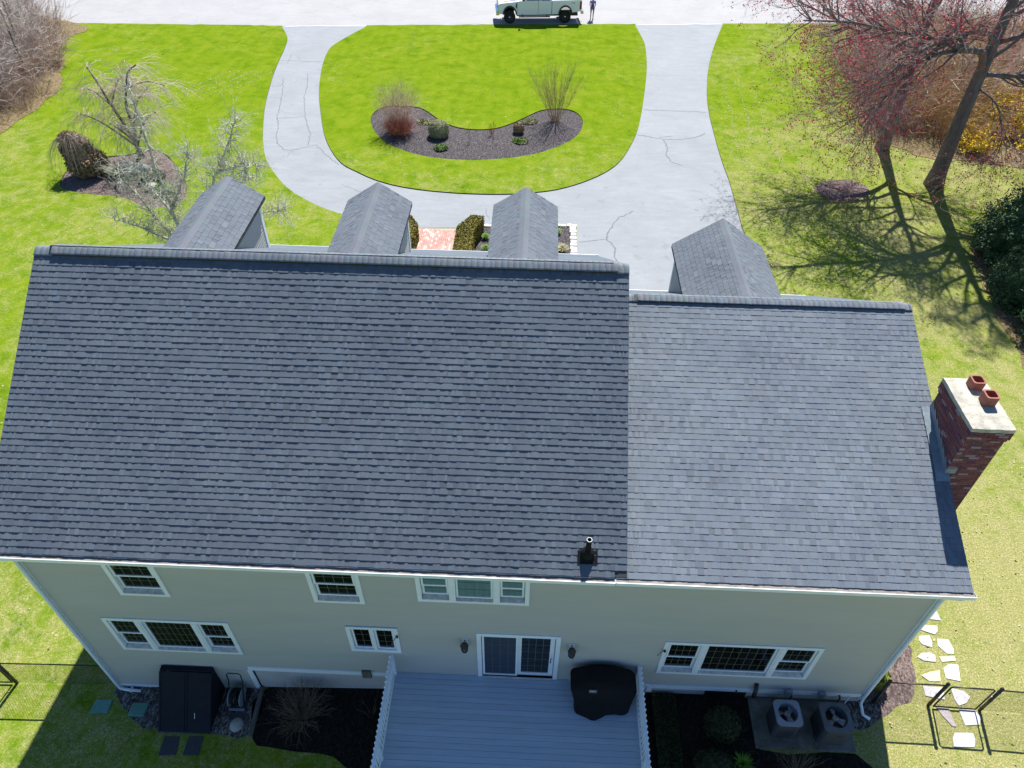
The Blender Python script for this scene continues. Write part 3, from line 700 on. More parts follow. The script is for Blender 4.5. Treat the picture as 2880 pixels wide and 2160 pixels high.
# ridge vents with cap shingles
def ridge(roof, x0, x1, y, z, sb, sf, lift, hw, inset):
    mb = MB(); a = hw-.025
    mb.extr([(y-a, z-a*sb+.0), (y-a, z-a*sb+lift-.006), (y, z+lift-.006), (y+a, z-a*sf+lift-.006), (y+a, z-a*sf), (y, z-.03)], x0+inset, x1-inset)
    mb.build('ridge_vent', DARKM, roof)
    var = []
    for s in range(6):
        rnd = random.Random(300+s); t = tuple(c*rnd.uniform(.95, 1.05) for c in (.155, .174, .200)); w = .165; pr = []
        for i in range(13):
            d = -hw+2*hw*i/12; k = sb if d < 0 else sf; zz = -k*(math.sqrt(d*d+.0064)-.05)
            pr.append((d, zz))
        m2 = MB(); n = len(pr)
        vs = [(0, d, zz+.0035) for d, zz in pr]+[(w, d, zz+.001) for d, zz in pr]+[(0, d, zz-.004) for d, zz in pr]+[(w, d, zz-.008) for d, zz in pr]
        fs = [(i, i+1, n+i+1, n+i) for i in range(n-1)]+[(2*n+i, 3*n+i, 3*n+i+1, 2*n+i+1) for i in range(n-1)]+[(2*n+i, 2*n+i+1, i+1, i) for i in range(n-1)]+[(0, n, 3*n, 2*n), (n-1, 3*n-1, 4*n-1, 2*n-1)]
        m2.add(vs, fs, t); tmp = m2.build('ridge_cap', SHING, smooth=True); var.append(tmp.data); bpy.data.objects.remove(tmp)
    x = x0; rnd = random.Random(9)
    while x < x1-.02:
        o = bpy.data.objects.new('ridge_cap', rnd.choice(var)); COL.objects.link(o); o.parent = roof
        lf = lift if inset-.02 < x-x0 and x < x1-inset else .012
        o.location = (x, y+rnd.uniform(-.004, .004), z+lf+rnd.uniform(-.001, .002)); o.scale = (min(1, (x1-x)/.165), 1, 1); x += .138
ridge(main_roof, XL, XM, RY, RZ, .70, .625, .055, .20, .36)
ridge(gar_roof, 13.47, XR, GY, GZ, .40, .69, .042, .185, .34)

# ---- dormers on the street side
def dormer(ax, yf, az, hw, drop, zroof, back, wall_in, label):
    rp = drop/hw
    wl = MB(); ww = hw-.13; yw = yf-.28; ez = az-drop
    for sg in (-1, 1):
        x = ax+sg*ww
        def spans(z):
            ys = [yw-i*(yw-back)/160 for i in range(161)]; ok = [y for y in ys if zroof(y) <= z]
            return [(min(ok), max(ok))] if ok else []
        clap(wl, zroof(yw)-.1, ez+.02, spans, lambda a, o, z: (x+sg*o, a, z))
        wl.add([(x, back, zroof(back)-.05), (x, yw, zroof(yw)-.2), (x, yw, ez+.04), (x, back, ez+.04)], [(0, 1, 2, 3)])
    wl.add([(ax-ww, yw, zroof(yw)-.2), (ax+ww, yw, zroof(yw)-.2), (ax+ww, yw, ez+.1), (ax, yw, az-.1), (ax-ww, yw, ez+.1)], [(0, 1, 2, 3, 4)])
    d = wl.build('dormer', SIDING, HOUSE); d['label'] = label
    # corner boards, fascia and eave boards
    t = MB()
    for sg in (-1, 1):
        x = ax+sg*ww
        t.box(min(x+sg*.022, x-sg*.1), max(x+sg*.022, x-sg*.1), yw+.001, yw+.024, zroof(yw)-.1, ez+.02)
        t.box(min(x+sg*.001, x+sg*.024), max(x+sg*.001, x+sg*.024), yw-.11, yw, zroof(yw-.1)-.05, ez-.02)
        xo = ax+sg*(hw-.01); t.box(min(x, xo), max(x, xo), back+.6, yf-.02, ez-.02, ez+.01)
        t.box(min(xo-sg*.02, xo), max(xo-sg*.02, xo), back+.6, yf-.02, ez-.12, ez-.021)
    t.build('dormer_trim', WHITE, d)
    rf = MB(); rf.extr([(ax-hw, ez-.015), (ax, az-.015), (ax+hw, ez-.015), (ax+hw, ez-.12), (ax, az-.14), (ax-hw, ez-.12)], back, yf, 'y'); rf.build('dormer_roof', ROOFU, d)
    va = [shingle_data(80+i, .9, base=(.122, .138, .158)) for i in range(8)]
    sl = math.hypot(hw, drop); rows = int((sl-.015)/.143)
    lay(Slope((ax-hw, yf, ez-.004), (0, -1, 0), (hw, 0, drop)), rows, lambda v: (0, yf-back), va, d, 0, 11)
    lay(Slope((ax+hw, back, ez-.004), (0, 1, 0), (-hw, 0, drop)), rows, lambda v: (0, yf-back), va, d, 0, 12)
    cp = MB(); rnd = random.Random(4); y = back
    while y < yf-.01:
        y1 = min(y+.145, yf); k = tuple(c*rnd.uniform(.95, 1.05) for c in (.130, .147, .168)); a = .13
        cp.add([(ax-a, y, az-a*rp+.008), (ax, y, az-.004), (ax+a, y, az-a*rp+.008), (ax-a, y1, az-a*rp+.011), (ax, y1, az+.002), (ax+a, y1, az-a*rp+.011), (ax-a, y1, az-a*rp), (ax, y1, az), (ax+a, y1, az-a*rp)], [(0, 1, 4, 3), (1, 2, 5, 4), (3, 4, 7, 6), (4, 5, 8, 7)], k); y = y1
    cp.build('ridge_cap_row', SHING, d)
    w = MB(); w.box(ax-.42, ax+.42, yw+.002, yw+.03, zroof(yw)+.12, ez-.08); w.build('dormer_window', GLASS, d)
    return d
dormer(2.42, 10.33, 9.30, .94, .605, zmain, 5.6, .1, 'westernmost dormer over the main block')
dormer(6.78, 10.21, 9.30, .93, .60, zmain, 5.6, .1, 'middle dormer of the main block')
dormer(11.01, 10.16, 9.30, .92, .585, zmain, 5.6, .1, 'dormer nearest the garage wing')
dormer(16.91, 10.80, 8.13, 1.375, .95, zgar, 6.3, .1, 'wide dormer over the garage wing')

# ---- windows and the sliding door in the back wall
def casing(x0, x1, z0, z1, w=.10, y0=-.045, y1=.09, name='window', wb=None):
    mb = MB(); wb = wb or w
    mb.box(x0, x0+w, y0, y1, z0, z1); mb.box(x1-w, x1, y0, y1, z0, z1); mb.box(x0+w, x1-w, y0+.002, y1, z1-w, z1); mb.box(x0+w, x1-w, y0+.002, y1, z0, z0+wb)
    mb.box(x0+.01, x1-.01, y1+.0, y1+.01, z0+.01, z1-.01)
    return mb.build(name, WHITE, HOUSE)
def lite(win, x0, x1, z0, z1, y, nx, nz, sash=.045, glass=GLASS, sy=.05, pane=True):
    mb = MB(); s = sash
    mb.box(x0, x0+s, y, y+sy, z0, z1); mb.box(x1-s, x1, y, y+sy, z0, z1); mb.box(x0+s, x1-s, y+.001, y+sy, z1-s, z1); mb.box(x0+s, x1-s, y+.001, y+sy, z0, z0+s)
    mb.build('sash', WHITE, win)
    a, b, c, d = x0+s-.004, x1-s+.004, z0+s-.004, z1-s+.004
    MB().box(a, b, y+.025, y+.03, c, d).build('pane', glass, win)
    g = MB()
    for i in range(1, nx): xx = a+(b-a)*i/nx; g.box(xx-.005, xx+.005, y+.017, y+.0235, c, d)
    for i in range(1, nz): zz = c+(d-c)*i/nz; g.box(a, b, y+.018, y+.0238, zz-.005, zz+.005)
    if g.v: g.build('muntin', MUNTIN, win)
def double_hung(win, x0, x1, z0, z1, nx=4, nz=2, glass=GLASS):
    zm = (z0+z1)/2
    lite(win, x0, x1, zm-.02, z1, -.018, nx, nz, glass=glass); lite(win, x0+.002, x1-.002, z0, zm+.02, .034, nx, nz, glass=glass)
def sill(win, x0, x1, z, d=.03):
    MB().extr([(-.044-d*.3, z-.02), (-.044-d*.3, z), (.08, z+.055), (.08, z-.02)], x0, x1).build('sill', SILLD, win)
w = casing(1.93, 3.11, 4.05, 5.56); double_hung(w, 2.05, 2.99, 4.26, 5.44); sill(w, 2.04, 3.0, 4.17); w['label'] = 'upper window nearest the west corner, reflecting the yard'
w = casing(6.49, 7.67, 4.10, 5.56); double_hung(w, 6.61, 7.55, 4.30, 5.44); sill(w, 6.6, 7.56, 4.21)
def triple(x0, x1, z0, z1, cx0, cx1, gc, gs, label, grid=(8, 4), sgrid=(4, 2), wb=.1):
    w = casing(x0, x1, z0, z1); w['label'] = label
    for xx in (cx0, cx1): MB().extr([(xx-.075, .08), (xx-.075, -.043), (xx-.03, -.043), (xx-.03, -.055), (xx+.03, -.055), (xx+.03, -.043), (xx+.075, -.043), (xx+.075, .08)], z0+.1, z1-.1, 'z').build('mullion', WHITE, w)
    for a, b in ((x0+.12, cx0-.085), (cx1+.085, x1-.12)): double_hung(w, a, b, z0+.22, z1-.12, *sgrid, glass=gs); sill(w, a, b, z0+.13)
    lite(w, cx0+.085, cx1-.085, z0+.17, z1-.12, .0, *grid, glass=gc); sill(w, cx0+.08, cx1-.08, z0+.10, .01)
triple(8.92, 11.46, 4.33, 5.56, 9.72, 10.72, CURTAIN, CURTAIN, 'upper triple window with pale curtains', (4, 3), (3, 2))
triple(.996, 4.138, 1.281, 2.908, 1.87, 3.27, GLASS, GLASS, 'wide triple window above the bulkhead', (8, 4))
triple(14.79, 18.59, 1.27, 2.91, 15.75, 17.62, GLASS, GLASS, 'wide triple window above the condensers', (8, 4))
w = casing(7.03, 8.30, 1.76, 2.99); w['label'] = 'small two-leaf casement window'
MB().box(7.63, 7.70, -.043, .08, 1.86, 2.89).build('mullion', WHITE, w)
lite(w, 7.15, 7.62, 1.88, 2.87, .0, 2, 3); lite(w, 7.71, 8.18, 1.88, 2.87, .0, 2, 3)
def sensor(x, z, w):
    mb = MB(); mb.tube([(x, -.06, z), (x+.03, -.10, z+.02)], .03, 8); mb.tube([(x, -.06, z), (x-.04, -.055, z-.12), (x-.12, -.05, z-.3)], .007, 6); mb.build('cable_sensor', DARKM, w)
sensor(8.26, 2.66, w)
d = casing(10.22, 12.28, .64, 2.93, .11, name='sliding_door', wb=.06); d['label'] = 'white sliding patio door with a screen on its left leaf'
lite(d, 10.35, 11.24, .72, 2.80, -.02, 4, 5, .05, SCREEN, .03); lite(d, 11.22, 12.15, .72, 2.80, .025, 4, 5, .11, GLASS, .045)
MB().tube([(12.09, -.03, 1.60), (12.07, -.07, 1.62), (12.07, -.07, 1.78), (12.09, -.03, 1.80)], .011, 8).build('handle', DARKM, d, True)
MB().box(10.33, 12.17, -.075, .02, .655, .70).build('threshold', SILLD, d)
rw = [o for o in HOUSE.children if o.get('label') == 'wide triple window above the condensers'][0]; sensor(14.80, 2.52, rw)
def lantern(x, z):
    b = MB(); b.box(x-.075, x+.075, -.03, -.012, z-.17, z+.17); o = b.build('wall_lantern', WHITE, HOUSE)
    y = -.17
    m2 = MB(); m2.tube([(x, -.03, z+.12), (x, -.12, z+.18), (x, y, z+.17)], .014, 8)
    m2.lathe([(0, z+.20), (.025, z+.18), (.105, z+.11), (.11, z+.09), (.085, z+.085)], x, y, 6); m2.lathe([(.085, z-.13), (.05, z-.17), (.02, z-.19), (.025, z-.215), (0, z-.24)], x, y, 6)
    for k in range(6): a = math.pi*k/3; m2.tube([(x+.088*math.cos(a), y+.088*math.sin(a), z+.1), (x+.075*math.cos(a), y+.075*math.sin(a), z-.14)], .009, 5)
    m2.build('lamp_cage', BRONZE, o); g = MB(); g.lathe([(.078, z+.09), (.066, z-.13)], x, y, 6); g.build('lamp_glass', LANTG, o)
lantern(9.93, 2.44); lantern(12.56, 2.40)
MB().box(7.13, 7.37, -.09, -.02, .32, .66).build('vent_hood', PADC, HOUSE, bevel=.01)
MB().box(14.66, 14.80, -.09, -.031, .28, .50).build('outlet_box', WHITE, HOUSE, bevel=.01)
for x, z in ((18.34, .55), (19.21, .51)): MB().box(x-.085, x+.085, -.13, -.031, z-.13, z+.13).build('disconnect_box', ACTOP, HOUSE, bevel=.015)
MB().tube([(17.46, -.01, .86), (17.44, -.12, .80), (17.42, -.20, .58), (17.42, -.2, .5)], .055, 10).build('exhaust_elbow', DARKM, HOUSE, True)
MB().tube([(17.02, -.02, .46), (17.02, -.1, .44), (17.02, -.12, .36)], .02, 8).build('hose_bib', DARKM, HOUSE, True)
MB().box(16.25, 17.32, -.02, .015, .05, .34).build('cellar_window', DARKM, HOUSE)
for x in (18.46, 19.72): MB().tube([(x, -.02, .42), (x, -.10, .40), (x, -.12, .1), (x, -.45, .07)], .028, 8).build('refrigerant_line', DARKM, HOUSE, True)
MB().tube([(19.98, -.03, .42), (19.95, -.08, .3), (19.85, -.18, .05)], .018, 8).build('drain_hose', PVC, HOUSE, True)

# vent stack on the main roof
vy = .06; vz = zmain(vy)
vp = MB(); vp.tube([(12.63, vy, vz-.1), (12.63, vy, vz+.50)], .055, 16, False); vp.tube([(12.63, vy, vz+.50), (12.63, vy, vz-.1)], .049, 16, False)
o = vp.build('vent_pipe', COVER, HOUSE, True)
ring = MB(); ring.lathe([(.0485, vz+.49), (.0485, vz+.504), (.057, vz+.504), (.057, vz+.485)], 12.63, vy, 18); ring.build('pipe_rim', PVC, o, True)
boot = MB(); boot.lathe([(.15, vz-.02), (.145, vz+.05), (.11, vz+.12), (.062, vz+.17)], 12.63, vy, 18); boot.build('pipe_boot', COVER, o, True)
fl = MB(); S = Slope((12.42, vy-.12, zmain(vy-.12)+.012), (1, 0, 0), vm); M_ = S.mat(0, 0); fl.add([M_@Vector(p) for p in ((0, -.08, .004), (.42, -.08, .004), (.42, .2, .003), (0, .2, .003))], [(0, 1, 2, 3)]); fl.build('flange', COVER, o)

# ---- chimney at the east gable
def chimney():
    x0, x1, ya, yb, zb, zt = 20.50, 21.30, 2.06, 3.52, -.1, 8.42
    core = MB(); core.box(x0+.003, x1-.003, ya+.003, yb-.003, zb, zt); ch = core.build('chimney', MORTAR, HOUSE); ch['label'] = 'red brick chimney with two clay flues'
    rnd = random.Random(21); C_ = [(.19, .070, .062), (.17, .062, .060), (.22, .085, .07), (.15, .065, .072), (.12, .06, .068), (.23, .10, .085), (.27, .20, .21), (.18, .08, .085)]
    var = []
    for k in range(9):
        L = .198; a = MB(); a.box(0, L, -.003, .06, 0, .056, tuple(c*rnd.uniform(.85, 1.1) for c in C_[k % 8])); tmp = a.build('brick', BRICKM); var.append((tmp.data, to_np(a))); bpy.data.objects.remove(tmp)
    faces = [((x0, yb, 0), (0, -1, 0), yb-ya), ((x0, ya, 0), (1, 0, 0), x1-x0), ((x1, ya, 0), (0, 1, 0), yb-ya), ((x1, yb, 0), (-1, 0, 0), x1-x0)]
    fv, ff, ft, off, cnt = [], [], [], 0, 0
    nrow = int((zt-zb)/.067)
    for r in reversed(range(nrow)):
        grow = .045 if r >= nrow-3 else (.022 if r >= nrow-4 else 0)
        for fi, (o_, u, ln) in enumerate(faces):
            u = Vector(u); n = Vector((u.y, -u.x, 0)); x = -.104 if (r+fi) % 2 else 0.0
            L2 = ln+grow*2
            while x < L2-.02:
                a = max(0, x); b = min(x+.198, L2)
                if b-a > .02:
                    k = rnd.randrange(9); base = Vector(o_)-u*grow+n*grow
                    M = Matrix.Identity(4); P = base+u*a+Vector((0, 0, zb+r*.067+.005))+n*rnd.uniform(-.001, .004)
                    for i in range(3): M[i][0] = u[i]*(b-a)/.198; M[i][1] = -n[i]; M[i][2] = (0, 0, 1)[i]; M[i][3] = P[i]
                    if fi < 2 and cnt < 300 and r > nrow-27:
                        o = bpy.data.objects.new('brick', var[k][0]); COL.objects.link(o); o.parent = ch; o.matrix_basis = M; cnt += 1
                    else:
                        V, F, T = var[k][1]; A = np.array(M)[:3]; fv.append(V@A[:, :3].T+A[:, 3]); ff.append(F+off); ft.append(T); off += len(V)
                x += .209
    stuff(np_obj('brick_field', np.concatenate(fv), np.concatenate(ff), BRICKM, ch, np.concatenate(ft)))
    cap = bmesh.new(); bmesh.ops.create_grid(cap, x_segments=8, y_segments=14, size=.5)
    rr = random.Random(2)
    for v in cap.verts:
        u, w = v.co.x*2, v.co.y*2; ed = max(abs(u), abs(w))
        v.co = Vector(((x0+x1)/2+u*.445+rr.uniform(-.008, .008), (ya+yb)/2+w*.775+rr.uniform(-.008, .008), zt+.15-.05*ed**3+rr.uniform(-.006, .006)))
    ex = bmesh.ops.extrude_edge_only(cap, edges=[e for e in cap.edges if e.is_boundary])
    for v in ex['geom']:
        if isinstance(v, bmesh.types.BMVert): v.co.z = zt-.005
    me = bpy.data.meshes.new('cap'); cap.to_mesh(me); cap.free(); me.materials.append(CAPC); o = bpy.data.objects.new('chimney_cap', me); COL.objects.link(o); o.parent = ch
    for fx, fy, h in ((20.98, 3.27, .30), (21.04, 2.78, .34)):
        def ring_(s, z, r=.05): 
            pts = []
            for qx, qy, a0 in ((1, 1, 0), (-1, 1, 90), (-1, -1, 180), (1, -1, 270)):
                for k in range(4): a = R(a0+k*30); pts.append((fx+qx*(s-r)+r*math.cos(a), fy+qy*(s-r)+r*math.sin(a), z))
            return pts
        f = MB(); A = ring_(.138, zt+.08)+ring_(.138, zt+.10+h*.85)+ring_(.105, zt+.10+h*.85)+ring_(.105, zt+.05); f.add(A, [(16*k+i, 16*k+(i+1) % 16, 16*(k+1)+(i+1) % 16, 16*(k+1)+i) for k in range(3) for i in range(16)])
        f.build('flue', TERRA, ch)
        s_ = MB(); s_.add(ring_(.104, zt+.12), [tuple(range(16))]); s_.build('flue_shaft', DARKM, ch)
    # lead step flashing where the chimney meets the roof
    f = MB()
    for i in range(7):
        ya_ = ya-.02+i*.21; yb_ = ya_+.23; zA = zgar(ya_); zB = zgar(yb_)
        f.add([(x0-.014-.002*(i % 2), ya_, zA+.012), (x0-.014-.002*(i % 2), yb_, zB+.012), (x0-.014-.002*(i % 2), yb_, zB+.26), (x0-.014-.002*(i % 2), ya_, zA+.17)], [(0, 1, 2, 3)])
        f.add([(x0-.21, ya_-.01, zA+.024+.002*(i % 2)), (x0-.012, ya_-.01, zA+.026+.002*(i % 2)), (x0-.012, yb_-.01, zB+.026+.002*(i % 2)), (x0-.20, yb_-.01, zB+.024+.002*(i % 2))], [(0, 1, 2, 3)])
    zA = zgar(ya); f.add([(x0-.22, ya-.19, zgar(ya-.19)+.024), (x0+.09, ya-.19, zgar(ya-.19)+.024), (x0+.09, ya-.012, zA+.03), (x0-.22, ya-.012, zA+.03)], [(0, 1, 2, 3)])
    f.add([(x0-.014, ya-.014, zA+.02), (x0+.22, ya-.014, zA+.02), (x0+.22, ya-.014, zA+.2), (x0-.014, ya-.014, zA+.17)], [(0, 1, 2, 3)])
    f.build('flashing', LEAD, ch)
chimney()

# ------------------------------------------------------------------ deck with railings
DZ = .624
deck = thing('deck', 'raised grey board deck with white railings outside the sliding door', 'deck', (11.2, -2, gz(11.2, -2)))
y = -.022; rnd = random.Random(12); n = 0
bm_a = MB().box(-3.15, 3.15, -.069, .069, -.026, 0); tmp = bm_a.build('board', BOARD, bevel=.004); bmesh_board = tmp.data
COL.objects.unlink(tmp); bpy.data.objects.remove(tmp)
while y > -4.3:
    o = bpy.data.objects.new('board', bmesh_board); COL.objects.link(o); adopt(o, deck); o.location = (11.18, y-.069, DZ+rnd.uniform(-.0015, .0015)); o.rotation_euler = (rnd.uniform(-.006, .006), 0, rnd.uniform(-.0006, .0006))
    y -= .1445
mb = MB(); mb.box(8.06, 14.30, -.04, -.01, DZ-.24, DZ-.03)
for k in range(12): x = 8.06+k*.565; mb.box(x, x+.04, -4.3, -.04, DZ-.24, DZ-.03)
mb.build('joist', TIMBER, deck)
mb = MB()
for x in (8.03, 14.32): mb.box(x-.012, x+.012, -4.32, -.005, DZ-.26, DZ-.002)
mb.build('rim_board', WHITE, deck)
for xs, sg in ((8.03, -1), (14.33, 1)):
    mb = MB(); mb.box(xs-.045, xs+.045, -4.3, -.01, 1.565, 1.60); mb.box(xs-.02, xs+.02, -4.3, -.012, 1.50, 1.563); mb.box(xs-.018, xs+.018, -4.3, -.012, .70, .78)
    rl = mb.build('railing', WHITE, deck, bevel=.006)
    b = MB(); b.box(-.019, .019, -.019, .019, 0, .93); b.lathe([(.0265, .925), (.030, .945), (.026, .975), (.012, .99), (0, .994)], 0, 0, 10); t = b.build('baluster', WHITE); bd = t.data; bpy.data.objects.remove(t)
    y = -.07
    while y > -4.25:
        o = bpy.data.objects.new('baluster', bd); COL.objects.link(o); o.parent = rl; o.location = (xs+sg*.042, y, .66-.03); y -= .131
    for py in (-.06, -2.2, -4.25):
        MB().box(xs-.043-sg*.0, xs+.043, py-.043, py+.043, gz(xs, py)-.1, 1.498).build('post', WHITE, rl)

# ------------------------------------------------------------------ covered grill on the deck
gr = thing('covered_grill', 'barbecue grill under a fitted black cover on the deck', 'grill', (13.4, -.5, DZ))
def ring(x0, x1, y0, y1, z, n=48, p=5.0, wav=0.0, seed=0, zw=0.0):
    cx, cy, a, b = (x0+x1)/2, (y0+y1)/2, (x1-x0)/2, (y1-y0)/2; out = []
    for i in range(n):
        t = 2*math.pi*i/n; c, s = math.cos(t), math.sin(t); r = (abs(c)**p+abs(s)**p)**(-1/p)
        w = 1+wav*math.sin(5*t+seed)+wav*.6*math.sin(11*t+2*seed)
        out.append((cx+a*c*r*w, cy+b*s*r*w, z+zw*(math.sin(3*t+1.2)+.6*math.sin(7*t+seed))))
    return out
R_ = [ring(12.71, 14.13, -.95, -.2, DZ+.03, wav=.018, seed=1, zw=.022), ring(12.70, 14.14, -.93, -.17, DZ+.35, wav=.013, seed=1), ring(12.63, 14.19, -.88, -.11, DZ+.72, wav=.007, seed=2), ring(12.58, 14.22, -.82, -.08, DZ+.90, p=6, wav=.003, seed=2),
      ring(12.60, 14.20, -.80, -.09, DZ+.95, p=5), ring(12.78, 14.05, -.74, -.10, DZ+1.04, p=4), ring(12.98, 13.84, -.64, -.12, DZ+1.16, p=4), ring(13.06, 13.77, -.52, -.18, DZ+1.19, p=3.5), ring(13.2, 13.6, -.42, -.27, DZ+1.20, p=3)]
R_[0] = [(x, y-(.13*math.exp(-((x-13.2)/.20)**2) if y < -.8 else 0)+(.03 if y < -.8 and x > 13.5 else 0), z+(.14*math.exp(-((x-13.72)/.17)**2) if y < -.7 else 0)) for x, y, z in R_[0]]
R_[1] = [(x, y-(.07*math.exp(-((x-13.2)/.16)**2) if y < -.8 else 0), z) for x, y, z in R_[1]]
mb = MB(); nn = 48
mb.add([p for r in R_ for p in r], [(k*nn+i, k*nn+(i+1) % nn, (k+1)*nn+(i+1) % nn, (k+1)*nn+i) for k in range(len(R_)-1) for i in range(nn)]+[tuple((len(R_)-1)*nn+i for i in range(nn))])
mb.build('cover', COVER, gr, True)
pl = MB(); A = Vector((13.02, -.79, DZ+1.01)); U = Vector((1, 0, 0)); W_ = Vector((0, .10, .12)).normalized()
NN = U.cross(W_); A = A+NN*.004
def pt(u, w, h=0): return A+U*u+W_*w+NN*h
pl.add([pt(0, 0), pt(.20, 0), pt(.20, .085), pt(0, .085)], [(0, 1, 2, 3)]); PATCH = simple('grey_patch', (.10, .10, .11), (.08, .08, .09), 9, .7); o = pl.build('logo_patch', PATCH, gr)
def text_obj(name, body, size, M, mat, parent, shear=0.0, depth=0.001):
    c = bpy.data.curves.new(name, 'FONT'); c.body = body; c.size = size; c.extrude = depth; c.shear = shear; c.align_x = 'CENTER'; c.align_y = 'CENTER'; c.materials.append(mat)
    t = bpy.data.objects.new(name, c); COL.objects.link(t); dg = bpy.context.evaluated_depsgraph_get(); me = bpy.data.meshes.new_from_object(t.evaluated_get(dg)); bpy.data.objects.remove(t)
    o = bpy.data.objects.new(name, me); COL.objects.link(o); adopt(o, parent); o.matrix_basis = M; return o
def frame(origin, u, w):
    u = Vector(u).normalized(); w = Vector(w).normalized(); n = u.cross(w); m = Matrix.Identity(4)
    for i in range(3): m[i][0] = u[i]; m[i][1] = w[i]; m[i][2] = n[i]; m[i][3] = origin[i]
    return m
text_obj('logo_lettering', 'weber', .062, frame(pt(.09, .045, .002), U, W_), PVC, o, .25)

# ------------------------------------------------------------------ bulkhead, hose reel and ground fittings by the west half
def bulkhead():
    t = thing('bulkhead', 'dark steel sloping cellar bulkhead against the back wall', 'bulkhead', (2.4, -.6, gz(2.4, -.6)))
    x0, x1, yb, yf, zt, zf = 1.72, 3.10, -.035, -1.22, .43, -.80; g = -1.05
    for a, b in ((x0, x0+.03), (x1-.03, x1)):
        MB().extr([(yb, g), (yb, zt), (yb-.12, zt), (yf, zf), (yf, g)], a, b).build('side_panel', BULK, t)
    MB().box(x0-.01, x1+.01, yb-.13, yb, zt-.02, zt+.03).build('header', BULK, t, bevel=.008)
    MB().box(x0-.05, x1+.05, yf-.06, yf, g, zf-.06).build('concrete_curb', PADC, t)
    d = Vector((0, yf-(yb-.12), zf-zt)); n = Vector((0, -d.z, d.y)).normalized()
    if n.z < 0: n = -n
    L = d.length; d.normalize(); o = Vector((0, yb-.12, zt))
    xm = (x0+x1)/2
    for k, (a, b) in enumerate(((x0-.015, xm-.006), (xm+.006, x1+.015))):
        m2 = MB()
        for (p, q, s0, s1, h0, h1) in ((a, b, .02, L+.03, .012, .030), (a, a+.05, .02, L+.03, .030, .042), (b-.05, b, .02, L+.03, .030, .042)):
            P = [o+d*s+n*h for s, h in ((s0, h0), (s1, h0), (s1, h1), (s0, h1))]; m2.extr([(v.y, v.z) for v in P], p, q)
        lf = m2.build('door_leaf', BULK, t)
        if k == 1:
            P = o+d*(L*.78)+n*.05; MB().tube([(xm+.28, P.y, P.z-.02), (xm+.28, P.y, P.z+.02), (xm+.28, P.y+.10, P.z+.12), (xm+.28, P.y+.10, P.z+.08)], .010, 6).build('handle', CHROME, lf)
bulkhead()
def hose_reel():
    t = thing('hose_reel', 'hose reel cart with tall loop handle beside the bulkhead', 'hose reel', (3.65, -.45, gz(3.65, -.45)))
    g = gz(3.65, -.45)+.02; cx, cy = 3.63, -.40
    MB().tube([(3.44, -.58, g+.03), (3.44, -.40, g+.30), (3.44, -.16, g+.75), (3.44, -.12, g+1.02), (3.49, -.11, g+1.08), (3.76, -.11, g+1.08), (3.82, -.12, g+1.02), (3.82, -.16, g+.75), (3.82, -.40, g+.30), (3.82, -.58, g+.03)], .016, 8).build('handle', DARKM, t, True)
    MB().box(3.42, 3.84, -.66, -.60, g, g+.05).build('base_bar', ACTOP, t, bevel=.008)
    def disc(x, r0, r1, w):
        m2 = MB(); n = 24; vs = []
        for xx in (x-w, x+w):
            for r in (r0, r1): vs += [(xx, cy+r*math.cos(2*math.pi*i/n), g+.30+r*math.sin(2*math.pi*i/n)) for i in range(n)]
        f = []
        for i in range(n):
            j = (i+1) % n; f += [(i, j, n+j, n+i), (2*n+j, 2*n+i, 3*n+i, 3*n+j), (n+i, n+j, 3*n+j, 3*n+i), (j, i, 2*n+i, 2*n+j)]
        return m2.add(vs, f)
    for x in (3.47, 3.79): disc(x, .02, .25, .008).build('drum_rim', ACTOP, t)
    hs = MB(); pts = []
    for i in range(260):
        a = i*.30; ly = i/260; pts.append((3.49+.28*(abs((ly*6) % 2-1)), cy+(.12+.10*ly)*math.cos(a), g+.30+(.12+.10*ly)*math.sin(a)))
    hs.tube(pts, .013, 6); hs.build('hose', DARKM, t, True)
    for x in (3.40, 3.87): MB().tube([(x-.02, -.22, g+.11), (x+.02, -.22, g+.11)], .11, 16).build('wheel', DARKM, t)
hose_reel()
tag(MB().tube([(4.17, -.03, gz(4.2, 0)+.06), (4.2, -.7, gz(4.2, -.7)+.06), (4.22, -1.33, gz(4.2, -1.3)+.05)], [.07, .07, .065], 6).build('edging_timber', TIMBER), 'weathered timber edging between gravel and shrub bed', 'timber')
m2 = MB(); m2.lathe([(0, .16), (.10, .15), (.18, .09), (.20, .0)], 3.75, -1.02, 12); o = m2.build('rock', BOULD, smooth=True); o.location.z = gz(3.75, -1)-.02; o.scale = (1, 1, .8); tag(o, 'small grey rock in the gravel below the hose reel', 'rock')
tag(MB().box(3.5, 3.95, -.92, -.70, gz(3.7, -.8)-.02, gz(3.7, -.8)+.035).build('paver', SLATE, bevel=.01), 'dark paver in front of the hose reel', 'paver')
def lid(poly, label):
    t = MB(); t.prism(poly, lambda x, y: gz(x, y)-.05, lambda x, y: gz(x, y)+.05); o = t.build('septic_lid', GREENP, bevel=.03); tag(o, label, 'access lid', 'green access lids')
lid([(-.48, -.80), (.03, -.77), (.02, -.41), (-.46, -.43)], 'green plastic access lid set in the grass')
lid([(.61, -.85), (1.09, -.85), (1.11, -.47), (.63, -.48)], 'darker green plastic access lid set in the gravel')
